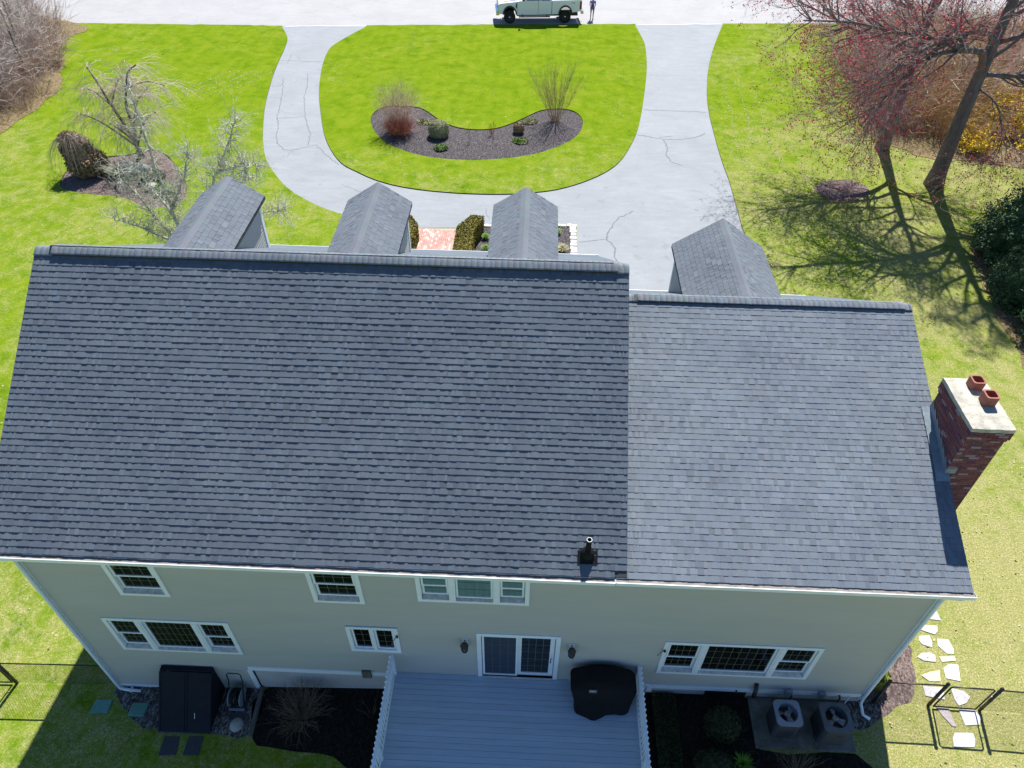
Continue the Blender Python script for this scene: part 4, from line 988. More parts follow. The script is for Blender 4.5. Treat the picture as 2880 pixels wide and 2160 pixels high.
for k, (poly, lb) in enumerate((([(1.89, -1.84), (2.36, -1.81), (2.29, -1.35), (1.88, -1.35)], 'dark slate paver below the left leaf of the bulkhead'), ([(2.55, -1.81), (2.97, -1.82), (2.94, -1.33), (2.54, -1.34)], 'dark slate paver below the right leaf of the bulkhead'))):
    t = MB(); t.prism(poly, lambda x, y: gz(x, y)-.05, lambda x, y: gz(x, y)+.025); tag(t.build('paver', SLATE, bevel=.008), lb, 'paver', 'pavers below the bulkhead')

# ------------------------------------------------------------------ condensers on their pad
pad = structure(MB().prism([(17.37, -1.31), (19.90, -1.29), (19.94, -.03), (17.40, -.03)], -.1, .06).build('concrete_pad', PADC, bevel=.01))
def rsq(cx, cy, h, r, z, n=6):
    pts = []
    for qx, qy, a0 in ((1, 1, 0), (-1, 1, 90), (-1, -1, 180), (1, -1, 270)):
        for k in range(n+1): a = R(a0+k*90/n); pts.append((cx+qx*(h-r)+r*math.cos(a), cy+qy*(h-r)+r*math.sin(a), z))
    return pts
def condenser(cx, cy, s, h, topm, seed, label):
    t = thing('air_conditioner', label, 'air conditioner', (cx, cy, .06), 'condensers on the concrete pad'); hh = s/2; z0 = .06; zt = z0+h
    mb = MB(); n = len(rsq(0, 0, 1, .1, 0)); rings = []; z = z0; k = 0
    while z < zt-.03: rings.append(rsq(cx, cy, hh-(.012 if k % 2 else 0.0), .12, z)); z += .018; k += 1
    rings.append(rsq(cx, cy, hh, .12, zt-.03))
    mb.add([p for r in rings for p in r], [(k*n+i, k*n+(i+1) % n, (k+1)*n+(i+1) % n, (k+1)*n+i) for k in range(len(rings)-1) for i in range(n)]); mb.build('cabinet', ACBODY, t)
    hr = hh*.76
    def circ(z, r=hr): return [(cx+r*math.cos(R(a)), cy+r*math.sin(R(a)), z) for a in [q0+kk*90/6 for q0 in (0, 90, 180, 270) for kk in range(7)]]
    mb = MB(); L_ = [rsq(cx, cy, hh+.008, .12, zt-.04), rsq(cx, cy, hh+.008, .12, zt), circ(zt+.012), circ(zt-.02, hr*.98), circ(zt-.22, hr*.94)]
    mb.add([p for r in L_ for p in r], [(k*n+i, k*n+(i+1) % n, (k+1)*n+(i+1) % n, (k+1)*n+i) for k in range(4) for i in range(n)]); mb.build('top_ring', topm, t)
    mb = MB(); mb.add(circ(zt-.215, hr*.95), [tuple(range(n))]); mb.build('fan_well', DARKM, t)
    mb = MB()
    for b in range(3):
        a0 = R(seed*47+b*120); vs = []
        for ring_i, rr in enumerate((.07, hr*.88)):
            for d, zz in ((-.35, -.035), (0, 0.0), (.35, .035)):
                dd = d*(1.5 if ring_i == 0 else 1.0); vs.append((cx+rr*math.cos(a0+dd), cy+rr*math.sin(a0+dd), zt-.11+zz))
        mb.add(vs, [(0, 1, 4, 3), (1, 2, 5, 4)])
    mb.lathe([(.075, zt-.15), (.075, zt-.07), (.03, zt-.06), (0, zt-.06)], cx, cy, 14); mb.build('fan', FANM, t)
    mb = MB()
    for k in range(10): a = R(18+k*36); mb.tube([(cx, cy, zt+.012), (cx+hr*math.cos(a), cy+hr*math.sin(a), zt+.012)], .0025, 4)
    for q in (.35, .6, .85): mb.tube([(cx+hr*q*math.cos(R(i*15)), cy+hr*q*math.sin(R(i*15)), zt+.013) for i in range(25)], .002, 4)
    mb.build('fan_guard', DARKM, t)
    MB().box(cx+hh*.05, cx+hh*.38, cy-hh-.008, cy-hh+.002, zt-.30, zt-.275).build('badge', CHROME, t)
condenser(18.11, -.72, .64, .78, ACTOP, 1, 'smaller condenser with pale top nearer the middle of the house')
condenser(19.28, -.80, .72, .84, ACTOP2, 2, 'larger condenser with dull top near the east corner')

# ------------------------------------------------------------------ stepping stones along the east wall
ST = [([(23.1, 2.52), (23.5, 2.49), (23.48, 2.9), (23.2, 2.84)], 0, 'grey stepping stone farthest from the gate, next to the wall corner'),
 ([(22.78, 2.17), (23.15, 2.04), (23.27, 2.15), (23.32, 2.32), (22.91, 2.34), (22.8, 2.27)], 1, 'pale greenish stepping stone second from the far end'),
 ([(22.63, 1.84), (22.67, 1.73), (22.92, 1.65), (22.98, 1.81), (22.98, 2.0), (22.67, 1.98)], 2, 'small white stepping stone in the row nearer the wall'),
 ([(23.11, 1.7), (23.26, 1.48), (23.46, 1.48), (23.51, 1.62), (23.47, 1.91), (23.16, 1.92)], 2, 'white stepping stone beside the small white one, away from the wall'),
 ([(22.38, 1.34), (22.53, 1.24), (22.86, 1.21), (22.93, 1.41), (22.8, 1.5), (22.55, 1.47)], 0, 'grey pointed stepping stone nearer the mulch, level with the thin tan one'),
 ([(23.01, 1.38), (23.03, 1.22), (23.45, 1.28), (23.45, 1.42)], 3, 'thin tan stepping stone'),
 ([(22.31, .81), (22.48, .65), (22.78, .66), (22.88, .99), (22.46, .88)], 3, 'yellowish rounded stepping stone just inside the fence'),
 ([(22.96, .76), (23.33, .69), (23.45, 1.16), (23.23, 1.18), (23.01, 1.06)], 2, 'large white five-sided stepping stone just inside the fence'),
 ([(22.22, .24), (22.7, .16), (22.8, .51), (22.24, .51)], 4, 'grey stepping stone behind the left gate post'),
 ([(22.96, .17), (23.01, .01), (23.25, .1), (23.42, .27), (23.31, .43), (22.98, .5)], 4, 'pale leaf-shaped stepping stone seen through the gate top'),
 ([(22.46, -.26), (22.62, -.53), (22.73, -.55), (22.71, -.05), (22.39, -.04)], 5, 'brownish wedge-shaped stepping stone at the gate threshold'),
 ([(22.97, -.5), (23.36, -.46), (23.47, -.26), (23.38, -.08), (22.96, -.08)], 4, 'pale square stepping stone at the gate threshold'),
 ([(22.46, -1.05), (22.99, -1.04), (23.09, -.82), (23.09, -.68), (22.62, -.69), (22.51, -.84)], 4, 'grey square stepping stone alone outside the gate')]
TN = [(.40, .39, .37), (.47, .48, .42), (.66, .65, .62), (.58, .50, .34), (.50, .48, .49), (.33, .29, .28)]
for poly, k, lb in ST:
    t = MB(); t.prism(poly, lambda x, y: gz(x, y)-.06, lambda x, y: gz(x, y)+.022, TN[k]); tag(t.build('stepping_stone', STONEM, bevel=.012), lb, 'stepping stone', 'stepping stones along the east wall')

# ------------------------------------------------------------------ chain link fence and gate
def link_mesh(mb, a, b, z0, z1, s=.075, r=.0021):
    a = Vector(a); b = Vector(b); L = (b-a).length; u = (b-a).normalized(); H = z1-z0; k = -H
    def P(x, z): p = a+u*x; return (p.x, p.y, z0+z)
    while k < L:
        for sg in (1, -1):
            x0, x1 = max(0, k), min(L, k+H)
            if x1-x0 > .02:
                za, zb = (x0-k, x1-k) if sg > 0 else (H-(x0-k), H-(x1-k)); mb.tube([P(x0, za), P(x1, zb)], r, 3, False)
        k += s
def post(x, y, h=1.30, r=.042):
    g = gz(x, y); mb = MB(); mb.tube([(x, y, g-.3), (x, y, g+h)], r, 12); mb.lathe([(r*1.15, g+h-.04), (r*1.2, g+h), (r*.8, g+h+.035), (0, g+h+.05)], x, y, 12)
    for q in (.12, .62, 1.1): mb.lathe([(r*1.18, g+q), (r*1.25, g+q+.015), (r*1.18, g+q+.03)], x, y, 12)
    return mb
def fence(pts, label, loc):
    t = thing('chain_link_fence', label, 'fence', loc)
    for x, y, p in pts:
        if p: post(x, y).build('post', DARKM, t, True)
    for (xa, ya, _), (xb, yb, _) in zip(pts, pts[1:]):
        za, zb = gz(xa, ya), gz(xb, yb); MB().tube([(xa, ya, za+1.22), (xb, yb, zb+1.22)], .019, 8).build('rail', DARKM, t, True)
        m2 = MB(); n = max(1, int(math.dist((xa, ya), (xb, yb))/3))
        link_mesh(m2, (xa, ya, 0), (xb, yb, 0), (za+zb)/2+.04, (za+zb)/2+1.22); m2.build('wire_mesh', DARKM, t)
fence([(20.74, 0, 1), (22.19, -.01, 1)], 'short black chain-link fence between the house corner and the gate', (21.5, 0, 0))
fence([(23.51, -.08, 1), (26.2, -.2, 1), (29.0, -.3, 1)], 'black chain-link fence running on beyond the gate', (26, -.2, 0))
fence([(-.12, 0, 0), (-2.9, -.06, 1)], 'black chain-link fence off the west corner of the house', (-1.5, 0, -1.05))
fence([(-4.2, -.1, 1), (-7, -.15, 1)], 'black chain-link fence west of the west gate', (-5.6, -.1, -1.05))
def gate(xa, ya, xb, yb, label):
    g = gz(xa, ya); t = thing('gate', label, 'gate', ((xa+xb)/2, (ya+yb)/2, g)); mb = MB()
    mb.tube([(xa, ya, g+.07), (xa, ya, g+1.18), (xa+.05*(1 if xb > xa else -1), ya, g+1.24), (xb-.05*(1 if xb > xa else -1), yb, g+1.24), (xb, yb, g+1.18), (xb, yb, g+.07), (xa, ya, g+.07)], .021, 10); mb.build('gate_frame', DARKM, t, True)
    m2 = MB(); link_mesh(m2, (xa, ya, 0), (xb, yb, 0), g+.08, g+1.22); m2.build('wire_mesh', DARKM, t)
    MB().tube([(xb, yb, g+.85), (xb+.10*(1 if xb > xa else -1), yb, g+.85), (xb+.10*(1 if xb > xa else -1), yb, g+.95)], .012, 6).build('latch', CHROME, t)
gate(22.29, -.05, 23.38, -.08, 'black chain-link gate across the stepping stones')
gate(-3.0, -.07, -4.1, -.1, 'black chain-link gate at the west edge of the picture')

# ------------------------------------------------------------------ brick walk, granite edging and hedges at the front door
walk = structure(MB().prism([(5.45, 13.1), (7.40, 13.1), (7.40, 22.99), (5.42, 22.90)], -.02, .012).build('brick_walk', MORTAR))
rnd = random.Random(31); PC = [(.44, .25, .21), (.41, .225, .19), (.47, .29, .25), (.50, .40, .37), (.38, .215, .185)]; pv = []
for k in range(6):
    a = MB(); a.box(.004, .098, .004, .198, 0, .05, PC[k % 5]); t = a.build('brick', PAVEB); pv.append(t.data); bpy.data.objects.remove(t)
for i in range(19):
    y = 22.86+(-.10 if i % 2 else 0)
    while y > 19.9:
        o = bpy.data.objects.new('brick', rnd.choice(pv)); COL.objects.link(o); o.parent = walk; o.location = (5.46+i*.1015, y-.2, -.005+rnd.uniform(-.002, .003)); o.rotation_euler = (0, 0, rnd.uniform(-.012, .012)); y -= .2025
ge = thing('granite_edging', 'white granite block edging round the front bed', 'edging', (11, 23.4, 0))
def gblock(x0, x1, y0, y1, s):
    r2 = random.Random(s); MB().prism([(x0+r2.uniform(0, .03), y0+r2.uniform(0, .02)), (x1-r2.uniform(0, .03), y0+r2.uniform(0, .03)), (x1-r2.uniform(0, .02), y1-r2.uniform(0, .03)), (x0+r2.uniform(0, .03), y1-r2.uniform(0, .02))], -.06, .05+r2.uniform(0, .05)).build('block', GRANITE, ge, bevel=.015)
for k in range(17): gblock(8.75+k*.277, 9.02+k*.277, 23.20+.018*k*.9, 23.42+.018*k*.9, k)
for k in range(15): gblock(13.07+random.uniform(-.04, .03), 13.40, 23.15-k*.30, 23.42-k*.30, 50+k)

# ------------------------------------------------------------------ pickup truck on the street
def truck():
    d = Vector((4.53, .46, 0)).normalized(); lat = Vector((-d.y, d.x, 0)); org = Vector((8.72, 54.58, -.05))-d*1.02-lat*.06
    t = thing('pickup_truck', 'white four-wheel-drive pickup truck with black fender flares parked on the street', 'truck', org+d*3.4+lat*1.0)
    def zs(z): return z*1.17 if z < 1.45 else 1.6965+(z-1.45)
    def W(p): return org+d*p[0]+lat*p[1]+Vector((0, 0, zs(p[2])))
    def done(mb, name, mat, parent=t, smooth=False, bevel=0):
        mb.v = [tuple(W(p)) for p in mb.v]; return mb.build(name, mat, parent, smooth, bevel)
    def ybar(prof, y0, y1):   # profile in x,z swept across y
        return MB().extr(prof, y0, y1, 'y')
    def arch(cx, r, z0, n=10):
        return [(cx+r*math.cos(math.pi-math.pi*i/n), z0+r*math.sin(math.pi-math.pi*i/n)) for i in range(n+1)]
    zb = .62
    front = [(.10, zb+.02), (.06, .95), (.10, 1.18), (.22, 1.30), (1.0, 1.36), (1.72, 1.42), (1.80, 1.45), (4.40, 1.45), (4.40, zb-.03), (1.62, zb-.06)]+list(reversed(arch(1.02, .50, .62)))
    body = done(ybar(front, .06, 1.97), 'body', PAINT, bevel=.035)
    hood = done(ybar([(.20, 1.29), (1.0, 1.37), (1.70, 1.43), (1.70, 1.46), (1.0, 1.42), (.24, 1.33)], .42, 1.60), 'hood_bulge', PAINT, body, bevel=.02)
    bedp = [(4.44, zb-.03), (4.44, 1.47), (6.82, 1.50), (6.84, .78), (6.05, zb+.08)]+list(reversed(arch(5.53, .50, .62)))
    for a, b in ((.05, .13), (1.90, 1.98)): done(ybar(bedp, a, b), 'bed_side', PAINT, bevel=.03)
    done(MB().box(4.44, 6.80, .13, 1.90, .78, .86), 'bed_floor', DARKM); done(MB().box(4.44, 4.50, .13, 1.90, .86, 1.48), 'bed_front', PAINT); tg = done(MB().box(6.76, 6.84, .14, 1.89, .80, 1.49), 'tailgate', PAINT, bevel=.02)
    done(MB().box(6.842, 6.86, .8, 1.2, 1.22, 1.34), 'tailgate_handle', DARKM, tg)
    # cab above the belt line
    b0 = [(1.95, .10), (4.42, .10), (4.42, 1.93), (1.95, 1.93)]; b1 = [(2.72, .24), (4.30, .24), (4.30, 1.79), (2.72, 1.79)]
    c = MB(); c.add([(x, y, 1.44) for x, y in b0]+[(x, y, 1.98) for x, y in b1], [(4, 5, 6, 7), (0, 1, 5, 4), (1, 2, 6, 5), (2, 3, 7, 6), (3, 0, 4, 7)]); cab = done(c, 'cab', PAINT, bevel=.05)
    def onside(u0, u1, v0, v1, side):
        def P(u, v):
            xa = 1.95+(4.42-1.95)*u; xb = 2.72+(4.30-2.72)*u; x = xa+(xb-xa)*v; y = (.10+(.24-.10)*v-.006) if side == 0 else (1.93-(.14)*v+.006); return (x, y, 1.44+.54*v)
        return MB().add([P(u0, v0), P(u1, v0), P(u1, v1), P(u0, v1)], [(0, 1, 2, 3)])
    for s in (0, 1):
        for u0, u1 in ((.16, .60), (.64, .93)): done(onside(u0, u1, .06, .88, s), 'window', GLASS, cab)
    wsh = MB(); P = lambda y, v: (1.95+(.77)*v-.008, y, 1.44+.54*v+.008); wsh.add([P(.2, .06), P(1.83, .06), P(1.72, .92), P(.31, .92)], [(0, 1, 2, 3)]); done(wsh, 'windshield', GLASS, cab)
    rw_ = MB(); P = lambda y, v: (4.42-.12*v+.008, y, 1.44+.54*v); rw_.add([P(.3, .15), P(1.73, .15), P(1.65, .88), P(.38, .88)], [(0, 1, 2, 3)]); done(rw_, 'rear_window', CURTAIN, cab)
    # seams, handles, vent badge, steps
    for x in (1.62, 3.32, 4.42):
        done(MB().box(x-.008, x+.008, .048, .064, zb+.02, 1.43), 'panel_seam', DARKM, body)
    for x in (3.05, 4.05): done(MB().box(x-.11, x+.11, .030, .064, 1.20, 1.24), 'door_handle', PAINT, body, bevel=.006)
    done(MB().box(1.50, 1.60, .046, .064, 1.02, 1.30), 'fender_vent', DARKM, body)
    for s, y in ((0, -.22), (1, 2.25)):
        done(MB().box(2.02, 2.18, min(y, y+.16), max(y, y+.16), 1.50, 1.80).box(2.06, 2.12, min(y+.1, .2 if s == 0 else 1.85), max(y+.1, .2 if s == 0 else 1.85), 1.55, 1.60), 'side_mirror', DARKM, cab, bevel=.02)
    done(MB().tube([(1.75, -.02, .46), (4.3, -.02, .46)], .045, 8).box(2.0, 2.1, -.02, .2, .44, .6).box(4.0, 4.1, -.02, .2, .44, .6), 'step_bar', DARKM, body)
    done(MB().box(1.6, 6.6, .35, 1.68, .42, .60), 'chassis', DARKM, t); done(MB().tube([(1.02, .3, .44), (1.02, 1.75, .44)], .07, 8).tube([(5.53, .3, .44), (5.53, 1.75, .44)], .09, 8), 'axle', DARKM, t)
    # nose and tail
    nose = done(MB().box(.035, .09, .42, 1.61, .90, 1.24), 'grille', DARKM, body); done(MB().box(.025, .04, .45, 1.58, .98, 1.02).box(.025, .04, .45, 1.58, 1.10, 1.14), 'grille_bar', CHROME, nose)
    for y in (.07, 1.63): done(MB().box(.04, .24, y, y+.33, .92, 1.22), 'headlight', AMBER, body, bevel=.02)
    done(ybar([(-.06, .58), (-.08, .80), (.10, .84), (.16, .58)], .03, 2.0), 'front_bumper', CHROME, t, bevel=.03)
    done(ybar([(6.84, .60), (6.84, .78), (7.00, .78), (7.02, .62)], .08, 1.95), 'rear_bumper', CHROME, t, bevel=.02)
    done(MB().tube([(6.95, 1.02, .50), (7.12, 1.02, .50), (7.14, 1.02, .58)], .03, 8), 'tow_hitch', DARKM, t)
    for y in (.03, 1.85): done(MB().box(6.68, 6.85, y, y+.15, .90, 1.40), 'taillight', REDL, t, bevel=.02)
    # flares and wheels
    for cx in (1.02, 5.53):
        for y0, y1 in ((.0, .12), (1.91, 2.03)):
            m2 = MB(); n = 14; o = arch(cx, .57, .60, n); i_ = arch(cx, .47, .60, n); vs = [(x, y0, z) for x, z in o]+[(x, y0, z) for x, z in i_]+[(x, y1, z) for x, z in o]+[(x, y1, z) for x, z in i_]; k = n+1
            m2.add(vs, [(i, i+1, k+i+1, k+i) for i in range(n)]+[(2*k+i+1, 2*k+i, 3*k+i, 3*k+i+1) for i in range(n)]+[(i+1, i, 2*k+i, 2*k+i+1) for i in range(n)]+[(k+i, k+i+1, 3*k+i+1, 3*k+i) for i in range(n)]); done(m2, 'fender_flare', DARKM, t)
        for ya, sg in ((.06, 1), (1.97, -1)):
            def rev(prof, n=28):
                m2 = MB(); m2.add([(cx+r*1.08*math.cos(2*math.pi*j/n), ya+sg*w, (.475+r*1.08*math.sin(2*math.pi*j/n))/1.17) for r, w in prof for j in range(n)], [(i*n+j, i*n+(j+1) % n, (i+1)*n+(j+1) % n, (i+1)*n+j) for i in range(len(prof)-1) for j in range(n)]); return m2
            wh = done(rev([(.25, .02), (.36, -.01), (.415, .01), (.44, .05), (.44, .23), (.415, .27), (.25, .27)]), 'wheel', TYRE, t, True)
            done(rev([(.25, .03), (.235, .06), (.11, .09), (.09, .03), (.0, .02)]), 'rim', DARKM, wh, True)
            done(rev([(.07, .022), (.05, .0), (0, .0)], 12), 'hub', CHROME, wh, True)
    text_obj('decal', 'FX4', .17, frame(W((6.15, .042, 1.30)), d, (0, 0, 1)), simple('green_decal', (.12, .22, .19), (.10, .19, .16), 5, .5), t)
truck()

# ------------------------------------------------------------------ person behind the truck
def person():
    P0 = Vector((15.46, 56.25, -.05)); t = thing('person', 'person in lilac top and blue shorts standing behind the pickup', 'person', P0)
    V = [('pel', (0, 0, .93), .135), ('wai', (0, .01, 1.08), .115), ('che', (0, .01, 1.28), .145), ('nec0', (0, .01, 1.43), .075), ('nec', (0, 0, 1.49), .055), ('hd0', (0, -.02, 1.56), .085), ('hd1', (0, -.02, 1.64), .095), ('hd2', (0, -.01, 1.72), .065)]
    E = [(0, 1), (1, 2), (2, 3), (3, 4), (4, 5), (5, 6), (6, 7)]
    def chain(start, pts):
        p = start
        for q, r in pts: V.append(('', q, r)); E.append((p, len(V)-1)); p = len(V)-1
        return p
    for s in (-1, 1):
        chain(0, [((s*.10, 0, .86), .10), ((s*.105, -.02+.02*s, .66), .085), ((s*.10, -.03+.03*s, .47), .058), ((s*.10, 0+.03*s, .30), .060), ((s*.10, .02+.03*s, .09), .040), ((s*.105, -.04+.03*s, .045), .045), ((s*.11, -.15+.03*s, .03), .032)])
        h = chain(2, [((s*.17, .01, 1.38), .062), ((s*.22, .02, 1.24), .050), ((s*.235, -.02, 1.10), .042), ((s*.17, -.15, 1.05), .036), ((s*.10, -.25, 1.06), .028), ((s*.07, -.30, 1.065), .034)])
    def skin(name, V, E, mat, parent, sub=2):
        me = bpy.data.meshes.new(name); me.from_pydata([tuple(Vector(v[1])+P0) for v in V], E, []); me.materials.append(mat); o = bpy.data.objects.new(name, me); COL.objects.link(o); adopt(o, parent)
        sk = o.modifiers.new('skin', 'SKIN'); sk.use_smooth_shade = True
        if not me.skin_vertices: me.attributes  # layer is created with the modifier
        if len(me.skin_vertices) == 0:
            bpy.context.view_layer.objects.active = o; o.select_set(True); bpy.ops.object.modifier_remove(modifier='skin'); bpy.ops.object.modifier_add(type='SKIN'); o.modifiers[0].use_smooth_shade = True; o.select_set(False)
        for i, v in enumerate(V): me.skin_vertices[0].data[i].radius = (v[2], v[2]*.9)
        me.skin_vertices[0].data[0].use_root = True
        sb = o.modifiers.new('sub', 'SUBSURF'); sb.levels = sub; sb.render_levels = sub
        return o
    body = skin('body', V, E, SKIN, t)
    skin('shirt', [('', (0, .005, 1.0), .155), ('', (0, .01, 1.10), .135), ('', (0, .01, 1.28), .16), ('', (0, .01, 1.40), .10), ('', (.18, .01, 1.385), .072), ('', (.222, .02, 1.26), .066), ('', (-.18, .01, 1.385), .072), ('', (-.222, .02, 1.26), .066)], [(0, 1), (1, 2), (2, 3), (2, 4), (4, 5), (2, 6), (6, 7)], SHIRT, body)
    skin('shorts', [('', (0, 0, .95), .155), ('', (.10, 0, .86), .115), ('', (.107, -.01, .70), .105), ('', (-.10, 0, .86), .115), ('', (-.107, -.03, .70), .105)], [(0, 1), (1, 2), (0, 3), (3, 4)], SHORTS, body)
    skin('hair', [('', (0, .03, 1.60), .09), ('', (0, .02, 1.69), .10), ('', (0, .0, 1.745), .06)], [(0, 1), (1, 2)], HAIR, body)
    for s in (-1, 1):
        skin('shoe', [('', (s*.10, .05+.03*s, .05), .045), ('', (s*.105, -.05+.03*s, .045), .048), ('', (s*.11, -.17+.03*s, .035), .036)], [(0, 1), (1, 2)], SHOE, body)
        for k in range(4):
            x = s*(.055-.018*k); skin('finger', [('', (s*.07, -.30, 1.065+.012*(k-1.5)), .011), ('', (s*.045, -.335, 1.065+.014*(k-1.5)), .009), ('', (s*.018, -.33, 1.065+.014*(k-1.5)), .008)], [(0, 1), (1, 2)], SKIN, body, 1)
        skin('thumb', [('', (s*.075, -.29, 1.085), .012), ('', (s*.055, -.31, 1.11), .010), ('', (s*.03, -.32, 1.115), .009)], [(0, 1), (1, 2)], SKIN, body, 1)
    c = MB(); c.box(-.11, .11, -.335, -.265, 1.035, 1.085).box(-.055, .055, -.33, -.27, 1.085, 1.20); c.v = [tuple(Vector(p)+P0) for p in c.v]
    o = c.build('remote_controller', DARKM, bevel=.01); tag(o, 'small dark handset held by the person behind the truck', 'handset')
person()

# ------------------------------------------------------------------ vegetation helpers
class Tubes:
    """many tapering twigs gathered by point count and turned into one mesh"""
    def __init__(s): s.b = {}
    def add(s, pts, r0, r1, n=4):
        s.b.setdefault((len(pts), n), []).append((pts, r0, r1))
    def arrays(s):
        VV, FF, off = [], [], 0
        for (k, n), L in s.b.items():
            P = np.array([np.array(a, np.float32) for a, _, _ in L], np.float32); r0 = np.array([b for _, b, _ in L], np.float32); r1 = np.array([c for _, _, c in L], np.float32)
            D = np.gradient(P, axis=1); D /= np.linalg.norm(D, axis=2, keepdims=True)+1e-9
            ref = np.where(np.abs(D[..., 2:3]) < .9, np.array([0, 0, 1.]), np.array([1., 0, 0])); A = np.cross(D, ref); A /= np.linalg.norm(A, axis=2, keepdims=True)+1e-9; B = np.cross(D, A)
            t = np.linspace(0, 1, k)[None, :]; rad = r0[:, None]*(1-t)+r1[:, None]*t
            ang = np.arange(n)*2*np.pi/n
            V = P[:, :, None, :]+rad[:, :, None, None]*(A[:, :, None, :]*np.cos(ang)[None, None, :, None]+B[:, :, None, :]*np.sin(ang)[None, None, :, None])
            m = len(L); idx = np.arange(m*k*n).reshape(m, k, n)
            a = idx[:, :-1, :]; b = np.roll(idx, -1, 2)[:, :-1, :]; c = np.roll(idx, -1, 2)[:, 1:, :]; d = idx[:, 1:, :]
            VV.append(V.reshape(-1, 3)); FF.append(np.stack([a, b, c, d], -1).reshape(-1, 4)+off); off += m*k*n
        return np.concatenate(VV), np.concatenate(FF)
    def build(s, name, mat, parent=None): V, F = s.arrays(); return np_obj(name, V, F, mat, parent, smooth=True)
def leaves(P, size, rng, tilt=1.0, N_=None, aspect=.6):
    """one small quad per point, randomly turned (about N_ when given)"""
    n = len(P); A = rng.normal(size=(n, 3)); 
    if N_ is not None: A = A*tilt+N_*1.0
    A /= np.linalg.norm(A, axis=1, keepdims=True); T = np.cross(A, rng.normal(size=(n, 3))); T /= np.linalg.norm(T, axis=1, keepdims=True)+1e-9; B = np.cross(A, T)
    s = size*rng.uniform(.6, 1.3, (n, 1)); T = T*s; B = B*s*aspect
    V = np.stack([P-T, P+B, P+T, P-B], 1).reshape(-1, 3); return V, np.arange(4*n).reshape(n, 4)
def grow(tb, rng, p, d, L, r, lvl, cfg, tips, top=0):
    """one branch and its side branches; cfg per level: (n children, length ratio, spread deg, up pull, wander, segments, sides)"""
    nch, lr, spread, up, wan, seg, sides = cfg[lvl]
    pts = [np.array(p, float)]; d = np.array(d, float); d /= np.linalg.norm(d); dirs = [d]
    for i in range(seg):
        d = d+rng.normal(size=3)*wan+np.array([0, 0, up]); d /= np.linalg.norm(d); pts.append(pts[-1]+d*L/seg); dirs.append(d)
    last = lvl == len(cfg)-1
    rt = r*(.25 if last else .42); tb[lvl if lvl < 2 else 2].add(pts, r, rt, sides)
    if last: tips.append(pts[-1]); tips.append(pts[len(pts)//2]); return
    for k in range(nch):
        t = rng.uniform(.30, 1.0) if k else 1.0; i = min(seg-1, int(t*seg)); q = pts[i]+(pts[i+1]-pts[i])*(t*seg-i if k else 1.0)
        dd = dirs[i+1]; perp = np.cross(dd, rng.normal(size=3)); perp /= np.linalg.norm(perp)+1e-9; a = math.radians(spread)*rng.uniform(.6, 1.3)*(0.5 if k == 0 else 1)
        nd = dd*math.cos(a)+perp*math.sin(a); grow(tb, rng, q, nd, L*lr*rng.uniform(.7, 1.2), max(r*(1-t*.55)*.6, .0050), lvl+1, cfg, tips)
def ellipsoid(rng, n, c, rad, shell=.7):
    u = rng.normal(size=(n, 3)); u /= np.linalg.norm(u, axis=1, keepdims=True); r = shell+(1-shell)*rng.uniform(0, 1, (n, 1)); return np.array(c)+u*r*np.array(rad), u
def core(name, c, rad, mat, parent, seed=0, amp=.08):
    b = bmesh.new(); bmesh.ops.create_icosphere(b, subdivisions=3, radius=1); r2 = random.Random(seed)
    for v in b.verts: k = 1+r2.uniform(-amp, amp); v.co = Vector((c[0]+v.co.x*rad[0]*k, c[1]+v.co.y*rad[1]*k, c[2]+v.co.z*rad[2]*k))
    me = bpy.data.meshes.new(name); b.to_mesh(me); b.free(); me.materials.append(mat); o = bpy.data.objects.new(name, me); COL.objects.link(o); adopt(o, parent); return o
def leafy(name, label, cat, c, rad, n, size, mat, group=None, seed=0, flat=0.0, tilt=.7):
    """a clipped or rounded leafy shrub: foliage faces over an added opaque core that blocks light"""
    rng = np.random.default_rng(seed); g = c[2]; t = thing(name, label, cat, (c[0], c[1], g), group); cc = (c[0], c[1], g+rad[2]*.6)
    P, U = ellipsoid(rng, n, cc, rad, .86); P += rng.normal(size=P.shape)*size*.25; P[:, 2] = np.maximum(P[:, 2], g+.02)
    V, F = leaves(P, size, rng, tilt, U); np_obj('foliage', V, F, mat, t); core('light_block_core', cc, tuple(r*.86 for r in rad), mat, t, seed)
    return t
def stems(name, label, cat, base, n, hgt, spread, mat, rad=.012, group=None, seed=0, sub=3, arch=.0, wan=.10, footprint=.08, subspread=35, extra=None, sublen=.5):
    """a bare multi-stemmed shrub"""
    rng = np.random.default_rng(seed); t = thing(name, label, cat, base, group); tb = Tubes(); b = np.array(base, float)
    for i in range(n):
        a = rng.uniform(0, 2*np.pi); k = math.sqrt(rng.uniform(0, 1)); d = np.array([math.cos(a)*spread*k, math.sin(a)*spread*k, 1.0]); d /= np.linalg.norm(d); L = hgt*rng.uniform(.7, 1.1); p = b+np.array([math.cos(a), math.sin(a), 0])*footprint*k; pts = [p]; dirs = []
        for s in range(6): d = d+rng.normal(size=3)*wan*.5+np.array([0, 0, -arch]); d /= np.linalg.norm(d); pts.append(pts[-1]+d*L/6); dirs.append(d)
        tb.add(pts, rad*rng.uniform(.7, 1.1), rad*.3, 4)
        for s in range(sub):
            j = rng.integers(2, 6); dd = dirs[j-1]+rng.normal(size=3)*math.tan(math.radians(subspread))*.6; dd /= np.linalg.norm(dd); q = pts[j]; l2 = L*sublen*rng.uniform(.4, 1.0); pp = [q]
            for z in range(3): dd = dd+rng.normal(size=3)*wan+np.array([0, 0, .05-arch]); dd /= np.linalg.norm(dd); pp.append(pp[-1]+dd*l2/3)
            tb.add(pp, rad*.5, rad*.2, 3)
    tb.build('stems', mat, t); return t
